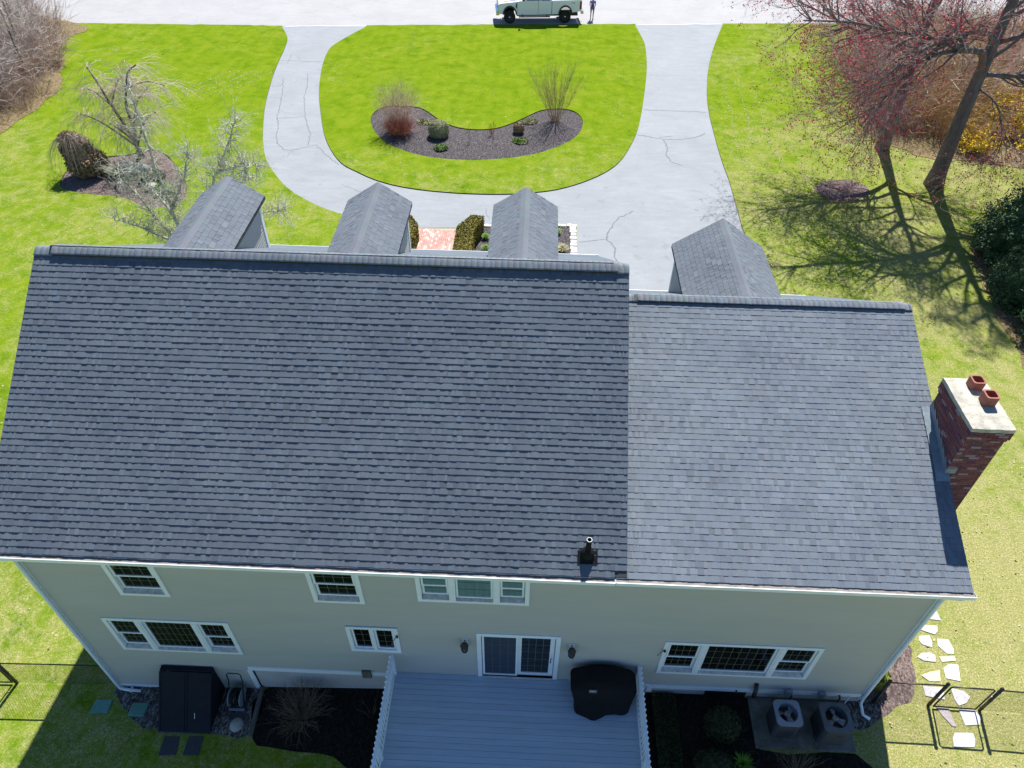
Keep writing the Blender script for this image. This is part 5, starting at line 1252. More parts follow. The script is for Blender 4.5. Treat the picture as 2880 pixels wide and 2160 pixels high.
def tuft(name, label, cat, base, n, L, mat, seed=0, group=None, w=.012, lean=.8):
    rng = np.random.default_rng(seed); t = thing(name, label, cat, base, group); V, F = [], []
    for i in range(n):
        a = rng.uniform(0, 2*np.pi); k = rng.uniform(.2, 1)*lean; d = np.array([math.cos(a)*k, math.sin(a)*k, 1.0]); d /= np.linalg.norm(d); s = np.array([-math.sin(a), math.cos(a), 0])*w; p0 = np.array(base)+np.array([math.cos(a), math.sin(a), 0])*rng.uniform(0, L*.25); l = L*rng.uniform(.6, 1.1)
        p1 = p0+d*l*.6; p2 = p1+(d+np.array([math.cos(a)*.5, math.sin(a)*.5, -.6]))*l*.35; o = len(V); V += [p0-s, p0+s, p1+s*.8, p1-s*.8, p2+s*.15, p2-s*.15]; F += [(o, o+1, o+2, o+3), (o+3, o+2, o+4, o+5)]
    np_obj('blades', V, F, mat, t); return t

# ------------------------------------------------------------------ two tall red maples on the east side
def maple(base, hgt, rt, seed, label, limbs, cfg, lean=(0, 0)):
    rng = np.random.default_rng(seed); t = thing('maple_tree', label, 'tree', base, 'red maples east of the driveway'); b = np.array(base, float); tb = [Tubes(), Tubes(), Tubes()]; tips = []
    tr = MB(); pts = []; rad = []
    for i in range(15):
        f = i/14; z = hgt*f; pts.append((b[0]+lean[0]*f+.10*math.sin(f*5+seed), b[1]+lean[1]*f+.08*math.cos(f*4+seed), b[2]-.1+z)); rad.append(rt*((1-f)**.75*.85+.06)+rt*.30*math.exp(-f*30))
    tr.tube(pts, rad, 14); tr.build('trunk', BARK, t, True)
    P = np.array(pts)
    def at(z): return np.array([np.interp(z, P[:, 2], P[:, k]) for k in range(3)])
    for z, pl, r in limbs:
        L = [at(z)]+[np.array(p, float) for p in pl]; C = catmull([tuple(p) for p in L], 4); m2 = MB(); nn = len(C); m2.tube(C, [r*(1-.9*i/nn) for i in range(nn)], 8); m2.build('limb', BARK, t, True)
        C = np.array(C)
        for k in range(int(nn*1.7)):
            i = rng.integers(max(2, nn//4), nn-1); d = C[min(i+1, nn-1)]-C[i-1]; d /= np.linalg.norm(d); pp = np.cross(d, rng.normal(size=3)); pp /= np.linalg.norm(pp); nd = d*.9+pp*.7+np.array([0, 0, -.02]); grow(tb, rng, C[i], nd, rng.uniform(1.4, 3.0), r*(1-.7*i/nn)*.45, 0, cfg, tips)
    for k in range(20):
        z = hgt*rng.uniform(.42, .99); a = rng.uniform(0, 2*np.pi); f = (1-z/hgt); d = np.array([math.cos(a), math.sin(a), .35+.6*(1-f)]); grow(tb, rng, at(z), d, 1.2+f*6.0*rng.uniform(.6, 1.1), rt*(.14+.26*f), 0, [(5, .58, 42, .05, .13, 7, 7)]+cfg, tips)
    for k, q in enumerate(tb):
        if q.b: q.build('crown', BARK if k == 0 else TWIGR, t)
    T = np.array(tips); T = T[rng.random(len(T)) < .55]; T += rng.normal(size=T.shape)*.05; V, F = leaves(np.repeat(T, 2, 0)+rng.normal(size=(2*len(T), 3))*.05, .055, rng, 1, None, .45); np_obj('buds', V, F, BUDS, t)
    return t
CFGM = [(4, .62, 42, .03, .14, 5, 5), (4, .6, 42, .03, .16, 4, 4), (3, .6, 40, .04, .18, 4, 3), (0, 0, 0, .03, .2, 3, 3)]
maple((33.23, 29.08, -.02), 15.5, .46, 3, 'tall red-budded maple with a thick bare trunk and one long level limb', [
  (6.0, [(32.4, 28.4, 7.2), (31.2, 28.0, 7.5), (29.8, 28.0, 7.9), (27.8, 27.9, 8.2), (25.6, 27.8, 8.6), (23.3, 27.6, 8.7)], .20), (7.0, [(30.6, 27.9, 7.4), (29.3, 27.8, 6.9), (28.6, 27.6, 6.0), (27.9, 27.4, 4.9), (27.4, 27.2, 4.0)], .12),
  (7.4, [(31.6, 27.6, 8.4), (29.9, 27.0, 8.3), (28.4, 26.7, 7.6), (27.2, 26.5, 6.4)], .12),
  (6.0, [(34.2, 28.6, 6.1), (35.6, 28.3, 6.3), (37.4, 28.0, 6.8)], .14), (5.4, [(34.0, 28.0, 4.9), (34.5, 27.2, 3.6), (34.3, 26.6, 2.8)], .06)], CFGM)
maple((31.77, 33.43, -.02), 14.5, .38, 8, 'second red-budded maple, farther back beside the driveway lawn', [
  (5.0, [(30.2, 33.0, 6.2), (28.4, 32.6, 6.6), (26.4, 32.4, 7.4), (24.4, 32.4, 8.2)], .15), (4.6, [(30.6, 32.4, 5.2), (29.4, 31.6, 5.0), (28.2, 31.0, 4.4), (27.2, 30.6, 3.6)], .11), (6.4, [(30.4, 33.8, 8.0), (28.0, 34.0, 8.8), (25.6, 34.4, 9.2)], .13), (5.6, [(33.0, 32.8, 6.8), (34.4, 32.4, 7.4)], .11)], CFGM)

# ------------------------------------------------------------------ weeping cherry and lichen-covered tree on the west lawn
def cherry():
    rng = np.random.default_rng(5); t = thing('weeping_cherry', 'bare weeping cherry with drooping pinkish twigs in the west bed', 'tree', (-11.3, 29.6, .05)); b = np.array([-11.3, 29.6, 0.0]); tb = Tubes(); tr = MB()
    tr.tube([b+(0, 0, -.1), b+(0, 0, .5), b+(-.03, 0, .9)], [.20, .15, .14], 10); tr.build('trunk', BARKC, t, True); li = MB()
    trunks = [([(-.03, 0, .8), (-.35, .1, 1.8), (-.75, .2, 2.9), (-1.05, .2, 4.1), (-1.25, .1, 5.0)], .10), ([(0, 0, .8), (.12, .1, 1.7), (.05, .2, 2.8), (.35, .3, 3.8), (.8, .2, 4.7), (1.5, 0, 5.2)], .095), ([(0, 0, .7), (.55, -.2, 1.5), (1.2, -.4, 2.4), (2.0, -.5, 2.9)], .07), ([(0, 0, .6), (-.7, -.2, 1.5), (-1.6, -.3, 2.3), (-2.4, -.3, 2.6)], .06), ([(-.75, .2, 2.9), (-1.6, .4, 3.6), (-2.2, .4, 3.7)], .05), ([(.35, .3, 3.8), (1.4, .6, 4.1), (2.4, .6, 3.9)], .05), ([(.1, .1, 1.7), (.3, 1.0, 2.8), (.9, 1.6, 3.4)], .06), ([(0, 0, .9), (-.2, -.8, 2.0), (-.2, -1.5, 2.7)], .055), ([(-.75, .2, 2.9), (-.5, 1.1, 3.8), (-.2, 1.7, 4.0)], .05)]
    for pl, r in trunks:
        C = np.array(catmull([tuple(b+np.array(p)) for p in pl], 5)); n = len(C); li.tube(C.tolist(), [r*(1-.65*i/n) for i in range(n)], 7)
        for k in range(int(n*3.0)):
            i = rng.integers(n//4, n); a = rng.uniform(0, 2*np.pi); d = np.array([math.cos(a)*.9+.25, math.sin(a)*.9-.1, rng.uniform(.1, .7)]); L = rng.uniform(.9, 2.2); p = C[i].copy(); pts = [p]; d /= np.linalg.norm(d); ds = []
            for s in range(6): d = d+rng.normal(size=3)*.06+np.array([0, 0, -.24]); d /= np.linalg.norm(d); p = p+d*L/6; p[2] = max(p[2], .12); pts.append(p); ds.append(d)
            tb.add(pts, .011, .004, 3)
            for q in range(5):
                j = rng.integers(1, 6); dd = ds[j-1]+rng.normal(size=3)*.4; l2 = rng.uniform(.4, 1.1); p2 = pts[j]; pp = [p2]
                for s in range(4): dd = dd/np.linalg.norm(dd)+np.array([0, 0, -.3]); dd /= np.linalg.norm(dd); p2 = p2+dd*l2/4; p2 = np.array([p2[0], p2[1], max(p2[2], .1)]); pp.append(p2)
                tb.add(pp, .006, .003, 3)
    li.build('branches', BARKC, t, True); tb.build('crown', TWIGT, t)
cherry()
def lichen_tree():
    rng = np.random.default_rng(11); b = np.array([-4.6, 19.6, 0.0]); t = thing('lichen_tree', 'bare multi-stemmed tree furred with pale lichen beside the westernmost dormer', 'tree', tuple(b)); tb = [Tubes(), Tubes(), Tubes()]; tips = []; st = MB()
    S_ = [([(0, 0, 0), (-.1, 0, 1.2), (-.35, .1, 3.2), (-.45, .2, 5.4), (-.40, .2, 7.9)], .115), ([(0, 0, .3), (.7, 0, 1.8), (1.7, .1, 3.6), (2.7, .1, 5.2), (3.6, .2, 6.8)], .105), ([(0, 0, .2), (-.9, .2, 1.4), (-1.7, .3, 2.9), (-2.3, .3, 4.3)], .09), ([(0, 0, .2), (-.6, -.2, 1.0), (-1.9, -.3, 1.9), (-3.0, -.2, 2.2)], .09), ([(.5, 0, 1.5), (1.9, -.2, 2.2), (3.5, -.2, 2.6), (4.9, -.1, 2.9)], .09), ([(1.2, .1, 2.8), (2.6, .3, 3.6), (3.7, .3, 4.3)], .07), ([(-.2, .1, 2.0), (-1.2, .5, 3.4), (-1.7, .7, 4.4)], .08), ([(2.2, .1, 4.4), (3.3, -.1, 4.9), (4.2, -.2, 5.0)], .06), ([(-.3, .1, 2.6), (.5, .5, 4.0), (.9, .7, 5.0)], .07)]
    for pl, r in S_:
        C = np.array(catmull([tuple(b+np.array(p)) for p in pl], 6)); n = len(C); C[1:] += rng.normal(size=C[1:].shape)*.025; st.tube(C.tolist(), [r*(1-.8*i/n)*(1+rng.uniform(-.12, .18)) for i in range(n)], 7)
        for k in range(int(n*5.5)):
            i = rng.integers(n//5, n); d = rng.normal(size=3)+np.array([0, 0, .35]); grow(tb, rng, C[i], d, rng.uniform(.25, .85), .020, 0, [(4, .6, 45, .02, .22, 4, 4), (3, .6, 45, .02, .25, 3, 4), (0, 0, 0, .02, .2, 2, 3)], tips)
    st.build('trunk', LICHEN, t, True)
    for k, q in enumerate(tb):
        if q.b: q.build('crown', LICHEN, t)
lichen_tree()
def cone_tree():
    rng = np.random.default_rng(17); b = np.array([-13.3, 27.5, 0.02]); t = thing('browned_conifer', 'browned rounded conifer draped with dead vine at the west end of the bed', 'tree', tuple(b)); P = []; U = []
    for c, r, n in (((.1, 0, .65), (1.1, .95, .75), 3200), ((-.25, .1, 1.3), (.85, .75, .70), 2600), ((-.5, .15, 1.85), (.52, .5, .45), 1400)): p, u = ellipsoid(rng, n, b+np.array(c), r, .8); P.append(p); U.append(u)
    P = np.concatenate(P)+rng.normal(size=(7200, 3))*.04; U = np.concatenate(U); P[:, 2] = np.maximum(P[:, 2], .05); V, F = leaves(P, .075, rng, .9, U); np_obj('crown', V, F, CONEB, t); core('trunk', tuple(b+np.array((-.15, 0, .9))), (.75, .65, .95), CONEB, t, 3)  # the solid blob is an added core to block light, no real trunk
    p, u = ellipsoid(rng, 900, b+np.array((.05, -.1, .6)), (.9, .75, .65), .92); V, F = leaves(p, .08, rng, .9, u); np_obj('green_sprays', V, F, leafmat('olive_spray', (.12, .13, .02), (.06, .075, .012)), t)
    tb = Tubes()
    for k in range(130):
        a = rng.uniform(0, 6.28); q_ = rng.uniform(.1, .55); p = b+np.array([math.cos(a)*q_-.45, math.sin(a)*q_+.1, 2.42-q_*.8]); d = np.array([math.cos(a)*.5, math.sin(a)*.5, -.1]); pts = [p]; L = rng.uniform(1.0, 2.3)
        for s in range(6): d = d/np.linalg.norm(d)+np.array([0, 0, -.35])+rng.normal(size=3)*.08; d /= np.linalg.norm(d); pts.append(pts[-1]+d*L/6)
        tb.add(pts, .006, .003, 3)
    tb.build('dead_vine', TWIGT, t)
cone_tree()
def boulder(c, r, label, seed):
    bm = bmesh.new(); bmesh.ops.create_icosphere(bm, subdivisions=3, radius=1); r2 = random.Random(seed); dirs = [Vector((r2.gauss(0, 1), r2.gauss(0, 1), r2.gauss(0, 1))).normalized() for _ in range(9)]
    for v in bm.verts:
        k = min(1.0, *[(.72+.1*(i % 3))/max(.3, v.co.normalized().dot(q)) for i, q in enumerate(dirs)])
        v.co = Vector((c[0]+v.co.x*r[0]*k, c[1]+v.co.y*r[1]*k, c[2]+v.co.z*r[2]*k))
    me = bpy.data.meshes.new('boulder'); bm.to_mesh(me); bm.free(); me.materials.append(BOULD); o = bpy.data.objects.new('boulder', me); COL.objects.link(o); tag(o, label, 'boulder')
boulder((-10.8, 27.7, .25), (.85, .55, .40), 'large pale boulder in the west mulch bed', 4); boulder((-9.2, 26.0, .12), (.4, .35, .25), 'smaller grey stone among the branches in the west bed', 6)
tuft('dry_grass_clump', 'straw-coloured ornamental grass clump beside the pale boulder', 'grass clump', (-11.7, 27.3, .05), 420, .75, DRYP, 3)
leafy('green_shrub', 'small fresh green shrub at the south edge of the west bed', 'shrub', (-8.3, 25.6, .05), (.5, .5, .35), 500, .07, LITEG, None, 4)
leafy('dark_shrub', 'low dark green shrub beside the boulder under the branches', 'shrub', (-9.5, 26.9, .05), (.7, .6, .35), 900, .07, DKSH, None, 5)

# ------------------------------------------------------------------ planting in the kidney-shaped island bed
BZ = .06
leafy('clipped_boxwood', 'round clipped pale green boxwood in the island bed', 'shrub', (5.36, 33.35, BZ), (.66, .62, .60), 4200, .036, BOX, None, 21, tilt=.5)
leafy('small_brown_shrub', 'small round brown shrub at the east half of the island bed', 'shrub', (10.14, 34.2, BZ), (.36, .34, .36), 900, .045, CONEB, None, 22)
stems('fan_shrub', 'tall vase-shaped bare shrub at the east end of the island bed', 'shrub', (12.37, 35.9, BZ), 75, 3.3, .52, OLIVST, .0085, None, 23, 7, .0, .10, .24, 24, sublen=.40)
stems('red_stem_shrub', 'low dense red-brown shrub at the west end of the island bed', 'shrub', (2.9, 33.5, BZ), 300, .95, .95, REDST, .009, None, 24, 6, .03, .2, .42, 40, sublen=.5)
stems('twiggy_shrub', 'taller grey-brown twiggy shrub behind the red-brown one', 'shrub', (2.85, 34.2, BZ), 85, 2.6, .42, BUSHST, .0085, None, 25, 16, .01, .22, .3, 45, sublen=.42)
stems('thin_sapling', 'thin bare sapling in the middle of the island bed', 'sapling', (7.26, 32.6, BZ), 3, 1.1, .15, OLIVST, .010, None, 26, 4, sublen=.35)
stems('reddish_twigs', 'short cluster of reddish twigs right of the thin sapling', 'shrub', (8.53, 33.7, BZ), 12, .75, .4, REDST, .012, None, 27, 3)
for k, (x, y, r, lb) in enumerate(((4.24, 35.2, .42, 'pale spreading perennial behind the boxwood'), (5.65, 31.7, .36, 'yellow-green perennial in front of the boxwood'), (10.77, 35.7, .42, 'pale spreading perennial near the vase-shaped shrub'), (10.28, 32.9, .42, 'yellow-green perennial in front of the small brown shrub'))):
    rng = np.random.default_rng(60+k); t = thing('perennial', lb, 'plant', (x, y, BZ), 'perennials in the island bed'); a = rng.uniform(0, 6.28, 700); q = np.sqrt(rng.uniform(0, 1, 700))*r; P = np.stack([x+np.cos(a)*q*1.2, y+np.sin(a)*q, BZ+.03+rng.uniform(0, .13, 700)*(1-q/r)], 1)
    V, F = leaves(P[:430], .05, rng); np_obj('dry_leaves', V, F, DRYP, t)
    if k % 2: V, F = leaves(P[430:]*np.array([1, 1, 1])+np.array([0, 0, .03]), .05, rng); np_obj('green_leaves', V, F, LITEG, t)
    else: V, F = leaves(P[640:], .045, rng); np_obj('green_leaves', V, F, LITEG, t)

# ------------------------------------------------------------------ hedges, tufts and shrubs near the house
def hedge(poly, h, label, seed):
    rng = np.random.default_rng(seed); cx = sum(p[0] for p in poly)/len(poly); cy = sum(p[1] for p in poly)/len(poly); t = thing('hedge', label, 'hedge', (cx, cy, 0), 'clipped hedges beside the brick walk')
    inner = [(cx+(x-cx)*.93, cy+(y-cy)*.97) for x, y in poly]; MB().prism(inner, 0, h-.05).build('light_block_core', YEW, t)  # solid prism added inside the leaves to stop light passing through
    P, U = [], []
    xs = [p[0] for p in poly]; ys = [p[1] for p in poly]
    while len(P) < 5200:
        x, y = rng.uniform(min(xs), max(xs)), rng.uniform(min(ys), max(ys))
        if inside(x, y, poly): P.append((x, y, h+rng.normal()*.025)); U.append((0, 0, 1))
    n = len(poly)
    for i in range(n):
        a, b = poly[i], poly[(i+1) % n]; L = math.dist(a, b); nx, ny = (b[1]-a[1])/L, -(b[0]-a[0])/L
        for k in range(int(L*900)): s = rng.random(); P.append((a[0]+(b[0]-a[0])*s+rng.normal()*.02, a[1]+(b[1]-a[1])*s+rng.normal()*.02, rng.uniform(0, h))); U.append((nx, ny, 0))
    V, F = leaves(np.array(P), .04, rng, .8, np.array(U)); np_obj('foliage', V, F, YEW, t)
hedge([(7.62, 17.5), (8.5, 17.5), (8.46, 20.2), (8.40, 21.35), (8.80, 22.75), (8.2, 22.85), (7.60, 21.8)], .9, 'clipped olive hedge on the garage side of the brick walk', 1)
hedge([(4.6, 17.5), (5.45, 17.5), (5.62, 20.0), (5.66, 21.9), (5.2, 22.7), (4.6, 22.7)], .9, 'clipped olive hedge on the west side of the brick walk', 2)
for k, (x, y, m, lb) in enumerate(((8.92, 22.15, LITEG, 'bright green tuft in the front bed, farther from the house'), (8.98, 21.15, LITEG, 'bright green tuft in the front bed, nearer the house'), (12.45, 22.8, DRYP, 'pale tuft in the front bed by the garage corner'), (12.66, 21.2, DRYP, 'low dry ground cover in the front bed corner'))):
    tuft('leaf_tuft', lb, 'plant', (x, y, .02), 260, .30 if k < 3 else .45, m if k < 2 else (DRYP if k == 3 else LITEG), 70+k, 'tufts in the front bed')
g = gz(5.5, -.95)
stems('dry_shrub', 'straw-coloured bare shrub in the shaded bed left of the deck', 'shrub', (5.5, -.85, g), 120, 1.0, .95, TWIGD, .008, None, 33, 5, .03, .18, .12, 35, sublen=.5)
stems('dead_flower_stalk', 'thin dead flower stalk beside the deck railing', 'stalk', (7.35, -.7, gz(7.35, -.7)), 4, .8, .25, TWIGD, .006, None, 34, 2)
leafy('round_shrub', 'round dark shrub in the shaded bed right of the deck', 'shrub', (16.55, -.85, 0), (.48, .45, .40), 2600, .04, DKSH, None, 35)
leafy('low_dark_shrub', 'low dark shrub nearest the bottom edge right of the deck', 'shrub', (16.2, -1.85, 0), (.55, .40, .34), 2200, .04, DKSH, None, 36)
tuft('green_leaf_tuft', 'strappy green tuft in the shaded bed below the pad', 'plant', (16.95, -1.72, 0), 130, .34, LITEG, 37, None, .010)
stems('bare_bush', 'pale bare bush in front of the condenser pad', 'shrub', (18.3, -1.85, 0), 60, .75, .9, TWIGD, .008, None, 38, 4, .0, .12, .12)
for x, y, lb in ((17.05, -.85, 'round wire plant ring beside the round dark shrub'), (17.2, -1.62, 'round wire plant ring beside the strappy green tuft')):
    mb = MB(); mb.tube([(x+.15*math.cos(R(a)), y+.15*math.sin(R(a)), .28) for a in range(0, 361, 20)], .006, 6)
    for a in (0, 120, 240): mb.tube([(x+.15*math.cos(R(a)), y+.15*math.sin(R(a)), .28), (x+.14*math.cos(R(a)), y+.14*math.sin(R(a)), -.02)], .004, 5)
    tag(mb.build('plant_ring', BRONZE), lb, 'plant support', 'wire plant rings')
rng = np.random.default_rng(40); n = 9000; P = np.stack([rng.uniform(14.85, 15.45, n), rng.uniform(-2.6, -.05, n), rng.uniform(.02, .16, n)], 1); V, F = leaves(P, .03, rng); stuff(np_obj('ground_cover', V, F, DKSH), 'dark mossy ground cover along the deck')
leafy('yellow_shrub', 'small yellow-green shrub against the east wall near the fence', 'shrub', (20.95, .62, 0), (.32, .35, .42), 700, .05, leafmat('yellowgreen_leaf', (.22, .23, .03), (.14, .16, .02)), None, 41)

# ------------------------------------------------------------------ evergreens on the east boundary
def evergreen(c, r, h, seed, label):
    rng = np.random.default_rng(seed); t = thing('evergreen', label, 'tree', (c[0], c[1], 0), 'evergreens on the east boundary'); P, U = [], []
    n = int(5200*r*h/8)
    z = h*(1-np.sqrt(rng.uniform(0, 1, n)*.97)); 
    prof = lambda zz: r*np.clip(1.04-(zz/h)**2.2, 0.05, 1)*(.80+.2*np.minimum(1, zz/.8))
    a = rng.uniform(0, 2*np.pi, n); lump = 1+.14*np.sin(5*a+3.1*z+seed)+.10*np.sin(9*a-5*z+2*seed); k = rng.uniform(.80, 1.03, n); rr = prof(z)*lump*k
    P = np.stack([c[0]+rr*np.cos(a), c[1]+rr*np.sin(a), z+.03], 1); U = np.stack([np.cos(a), np.sin(a), np.full(n, .55)], 1)
    P = np.repeat(P, 3, 0)+rng.normal(size=(3*n, 3))*.07; U = np.repeat(U, 3, 0); V, F = leaves(P, .085, rng, .75, U, .35); np_obj('crown', V, F, EVG, t)
    zz = np.linspace(0, h*.97, 9); MB().lathe([(float(prof(q)*.78), float(q)) for q in zz]+[(0, h*.97)], c[0], c[1], 20).build('light_block_core', EVG, t, True)  # solid core added under the sprays to block light
    MB().tube([(c[0], c[1], -.1), (c[0], c[1], h*.5)], [.12, .05], 8).build('trunk', BARK, t)
evergreen((34.4, 21.9), 2.0, 4.4, 1, 'dark evergreen highest up the east edge, nearest the maples')
evergreen((33.3, 18.4), 1.7, 3.4, 2, 'dark rounded evergreen second along the east edge')
evergreen((33.4, 15.6), 1.6, 3.1, 3, 'dark evergreen third along the east edge')
evergreen((33.2, 12.9), 1.5, 2.8, 4, 'dark evergreen lowest on the east edge')
evergreen((37.2, 20.6), 2.2, 5.2, 5, 'tall evergreen behind the front row at the east edge')
evergreen((36.6, 16.6), 2.0, 4.6, 6, 'bulky evergreen behind the front row at the east edge')

# ------------------------------------------------------------------ brush: thickets on both sides of the lot
def clump_arrays(seed, n, hgt, spread, rad, sub):
    rng = np.random.default_rng(seed); tb = Tubes()
    for i in range(n):
        a = rng.uniform(0, 6.28); k = math.sqrt(rng.random()); d = np.array([math.cos(a)*spread*k, math.sin(a)*spread*k, 1.]); L = hgt*rng.uniform(.5, 1.1); p = np.array([math.cos(a)*.3*k, math.sin(a)*.3*k, 0]); pts = [p]; ds = []
        for s in range(4): d = d/np.linalg.norm(d)+rng.normal(size=3)*.16+np.array([0, 0, -.08]); d /= np.linalg.norm(d); pts.append(pts[-1]+d*L/4); ds.append(d)
        tb.add(pts, rad, rad*.35, 3)
        for s in range(sub):
            j = rng.integers(1, 5); dd = ds[j-1]+rng.normal(size=3)*.55; l2 = L*rng.uniform(.2, .55); q = pts[j]; pp = [q]
            for z in range(2): dd = dd/np.linalg.norm(dd)+rng.normal(size=3)*.15; dd /= np.linalg.norm(dd); pp.append(pp[-1]+dd*l2/2)
            tb.add(pp, rad*.5, rad*.2, 3)
    return tb.arrays()
def thicket(name, spots, protos, mat, seed, label):
    rng = np.random.default_rng(seed); VV, FF, off = [], [], 0
    for x, y, s in spots:
        V, F = protos[rng.integers(len(protos))]; a = rng.uniform(0, 6.28); c_, s_ = math.cos(a), math.sin(a); M = np.array([[c_, -s_, 0], [s_, c_, 0], [0, 0, 1]])*s*rng.uniform(.85, 1.15); VV.append(V@M.T+np.array([x, y, gz(x, y)])); FF.append(F+off); off += len(V)
    return stuff(np_obj(name, np.concatenate(VV), np.concatenate(FF), mat), label)
PR = [clump_arrays(200+i, 30, 1.7, .9, .011, 6) for i in range(5)]
FORS = [(40.6, 36.4), (42.0, 38.0), (36.9, 33.4), (38.0, 43.2), (41.0, 32.6)]
def scatter(poly, n, smin, smax, seed):
    rng = random.Random(seed); xs = [p[0] for p in poly]; ys = [p[1] for p in poly]; out = []
    while len(out) < n:
        x, y = rng.uniform(min(xs), max(xs)), rng.uniform(min(ys), max(ys))
        if inside(x, y, poly) and all((x-a)**2+(y-b+1.2)**2 > 4.4 for a, b in FORS): out.append((x, y, rng.uniform(smin, smax)))
    return out
WT = [(-38, 54), (-27.2, 52.0), (-25.1, 47.8), (-23.0, 43.6), (-21.6, 40.2), (-21.0, 37.4), (-21.2, 33.5), (-21.8, 30.5), (-26, 28), (-36, 30)]
thicket('brush_thicket', scatter(WT, 380, .55, 1.25, 1), PR, TWIGW, 1, 'low tan-brown brush along the west edge')
thicket('brush_thicket', scatter([(-38, 53), (-28.5, 51.5), (-26.4, 47.8), (-24.4, 43.6), (-23.2, 40.2), (-22.6, 37.4), (-24, 33.5), (-36, 30)], 110, 1.4, 2.4, 2), PR, TWIGG, 2, 'taller grey brush at the northwest corner')
def brush_tree(c, h, r, seed, mat, label, group, n=14):
    rng = np.random.default_rng(seed); t = thing('bare_tree', label, 'tree', (c[0], c[1], gz(*c)), group); tb = [Tubes(), Tubes(), Tubes()]; tips = []; m2 = MB(); pts = [(c[0]+.1*math.sin(i+seed), c[1]+.1*math.cos(i*1.3+seed), gz(*c)-.1+h*i/6) for i in range(7)]; m2.tube(pts, [r*(1-.13*i) for i in range(7)], 8); m2.build('trunk', BARKC, t, True)
    for k in range(n):
        z = rng.uniform(.25, 1); p = np.array([np.interp(z*6, range(7), [q[j] for q in pts]) for j in range(3)]); a = rng.uniform(0, 6.28); grow(tb, rng, p, (math.cos(a), math.sin(a), .7), h*.36*(1.25-z*.6), r*.4*(1.2-z*.6), 0, [(5, .6, 40, .03, .14, 5, 4), (5, .6, 40, .03, .16, 4, 3), (4, .6, 40, .02, .2, 3, 3), (0, 0, 0, 0, .2, 2, 3)], tips)
    for q in tb:
        if q.b: q.build('crown', mat, t)
brush_tree((-23.6, 40.6), 5.0, .10, 1, TWIGG, 'grey bare tree at the northwest thicket edge nearest the lawn', 'bare trees in the northwest thicket')
brush_tree((-25.6, 44.0), 5.6, .12, 2, TWIGG, 'grey bare tree in the northwest thicket by the street', 'bare trees in the northwest thicket')
brush_tree((-26.8, 38.5), 5.8, .13, 3, TWIGG, 'bare tree deepest in the northwest thicket', 'bare trees in the northwest thicket')
brush_tree((-25.0, 35.6), 4.4, .09, 4, TWIGT, 'low tan bare tree at the south end of the northwest thicket', 'bare trees in the northwest thicket')
brush_tree((-28.6, 48.6), 5.6, .11, 5, TWIGR, 'reddish bare tree beside the street in the northwest corner', 'bare trees in the northwest thicket')
ET = [(37, 53), (35.2, 48), (33.4, 42), (32.4, 38.4), (33.2, 35.6), (35, 34.2), (40, 33.0), (46, 33), (54, 50), (46, 54)]
thicket('brush_thicket', scatter(ET, 330, .8, 1.8, 3), PR, TWIGB, 3, 'brown leafless brush behind the maples')
thicket('brush_thicket', scatter([(33.0, 50), (34, 38), (37, 35), (46, 34), (52, 48)], 90, 1.2, 2.2, 5), PR, TWIGT, 5, 'tan leafless brush behind the maples')
def forsythia(spots, seed, label):
    V, F = [], []; o = thicket('forsythia_stems', spots, PR, OLIVST, seed, label); me = o.data; co = np.empty(len(me.vertices)*3, np.float32); me.vertices.foreach_get('co', co); co = co.reshape(-1, 3); rng = np.random.default_rng(seed); co = co[co[:, 2] > .35]; P = co[rng.choice(len(co), min(len(co), 3600*len(spots)), replace=False)]+rng.normal(size=(min(len(co), 3600*len(spots)), 3))*.04; V, F = leaves(P, .06, rng); f = np_obj('blossom', V, F, FORSY, o)
    o['kind'] = 'thing'; o.name = 'forsythia'; tag(o, label, 'shrub', 'forsythia bushes behind the maples'); f['kind'] = 'stuff'
forsythia([(40.4, 36.6, 1.6), (41.4, 37.4, 1.7), (42.4, 38.6, 1.8), (41.2, 35.4, 1.3), (39.6, 35.4, 1.2)], 6, 'large yellow forsythia right of the thick maple trunk')
forsythia([(36.9, 33.4, .75), (37.5, 33.0, .6)], 7, 'small yellow forsythia just behind the thick maple trunk')
forsythia([(37.6, 42.6, 1.3), (38.4, 44.0, 1.2)], 8, 'yellow forsythia deep in the brush left of the thick maple trunk')
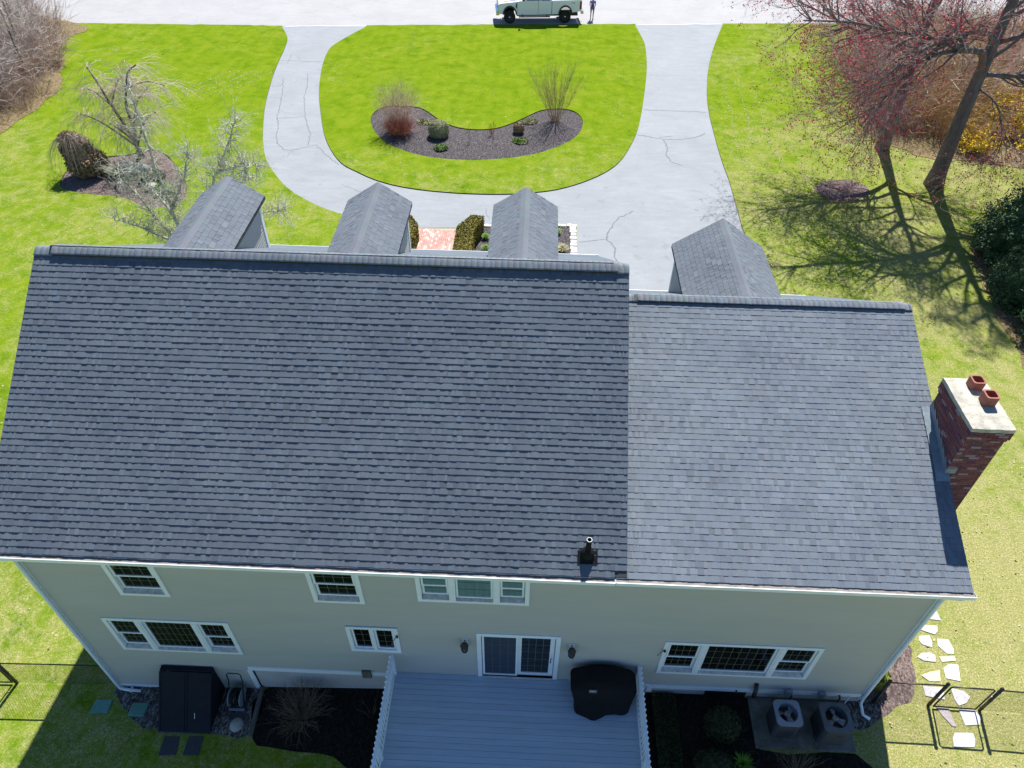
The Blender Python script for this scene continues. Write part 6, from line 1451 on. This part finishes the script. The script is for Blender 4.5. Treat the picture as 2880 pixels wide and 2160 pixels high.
forsythia([(40.6, 32.6, .8), (41.6, 32.2, .9)], 9, 'low yellow forsythia at the east edge of the picture above the evergreens')
for k, (x, y, h_, lb) in enumerate(((34.6, 43.0, 4.2, 'dark bare bushy tree in the brush near the street'), (38.6, 40.0, 4.6, 'bare bushy tree behind the forsythia'), (33.0, 38.6, 3.6, 'bare bushy tree between the two maples'), (36.6, 47.0, 5.0, 'bare tree beside the street behind the maples'))): brush_tree((x, y), h_, .09, 20+k, TWIGB, lb, 'bare trees behind the maples')

# ------------------------------------------------------------------ fallen leaves and rows of dry clippings on the lawn
def flecks():
    rng = np.random.default_rng(90); P = []
    regions = [((-22, 0), (15, 52), 500), ((22.6, 34), (12, 54), 650), ((20.8, 31), (-2, 12), 520), ((-12, 0), (-2.5, 14), 260), ((0, 18), (27, 53), 300)]
    for (xa, xb), (ya, yb), n in regions:
        for _ in range(n):
            x, y = rng.uniform(xa, xb), rng.uniform(ya, yb)
            if y > road_y(x)-.2 or inside(x, y, bed_poly) or (inside(x, y, drive_poly) and not inside(x, y, island_poly)): continue
            P.append((x, y, gz(x, y)+.015))
    V, F = leaves(np.array(P), .045, rng, .5, np.tile(np.array([[0, 0, 1.0]]), (len(P), 1)), .6); stuff(np_obj('fallen_leaves', V, F, DRYP), 'scattered dry leaves on the lawn')
    P = []
    C = catmull([p for p in DRIVE_R[1:13]], 10)
    for off, n in ((1.3, 420), (2.3, 360), (3.3, 420), (4.4, 300)):
        for _ in range(n):
            i = int(len(C)*rng.beta(1.4, 1.8)) % len(C); x, y = C[i]; P.append((x+off+.12*math.sin(y*.7)+rng.normal()*.06, y+rng.normal()*.12, .012))
    for k in range(5):
        for _ in range(150): t = rng.uniform(0, 1); P.append((-8.6-.75*k+2.4*t-1.2+rng.normal()*.06, 38.5+4.5*t+rng.normal()*.08, .012))
    V, F = leaves(np.array(P), .038, rng, .4, np.tile(np.array([[0, 0, 1.0]]), (len(P), 1)), .5); stuff(np_obj('grass_clippings', V, F, DRYP), 'rows of pale dry clippings left by the mower')
flecks()
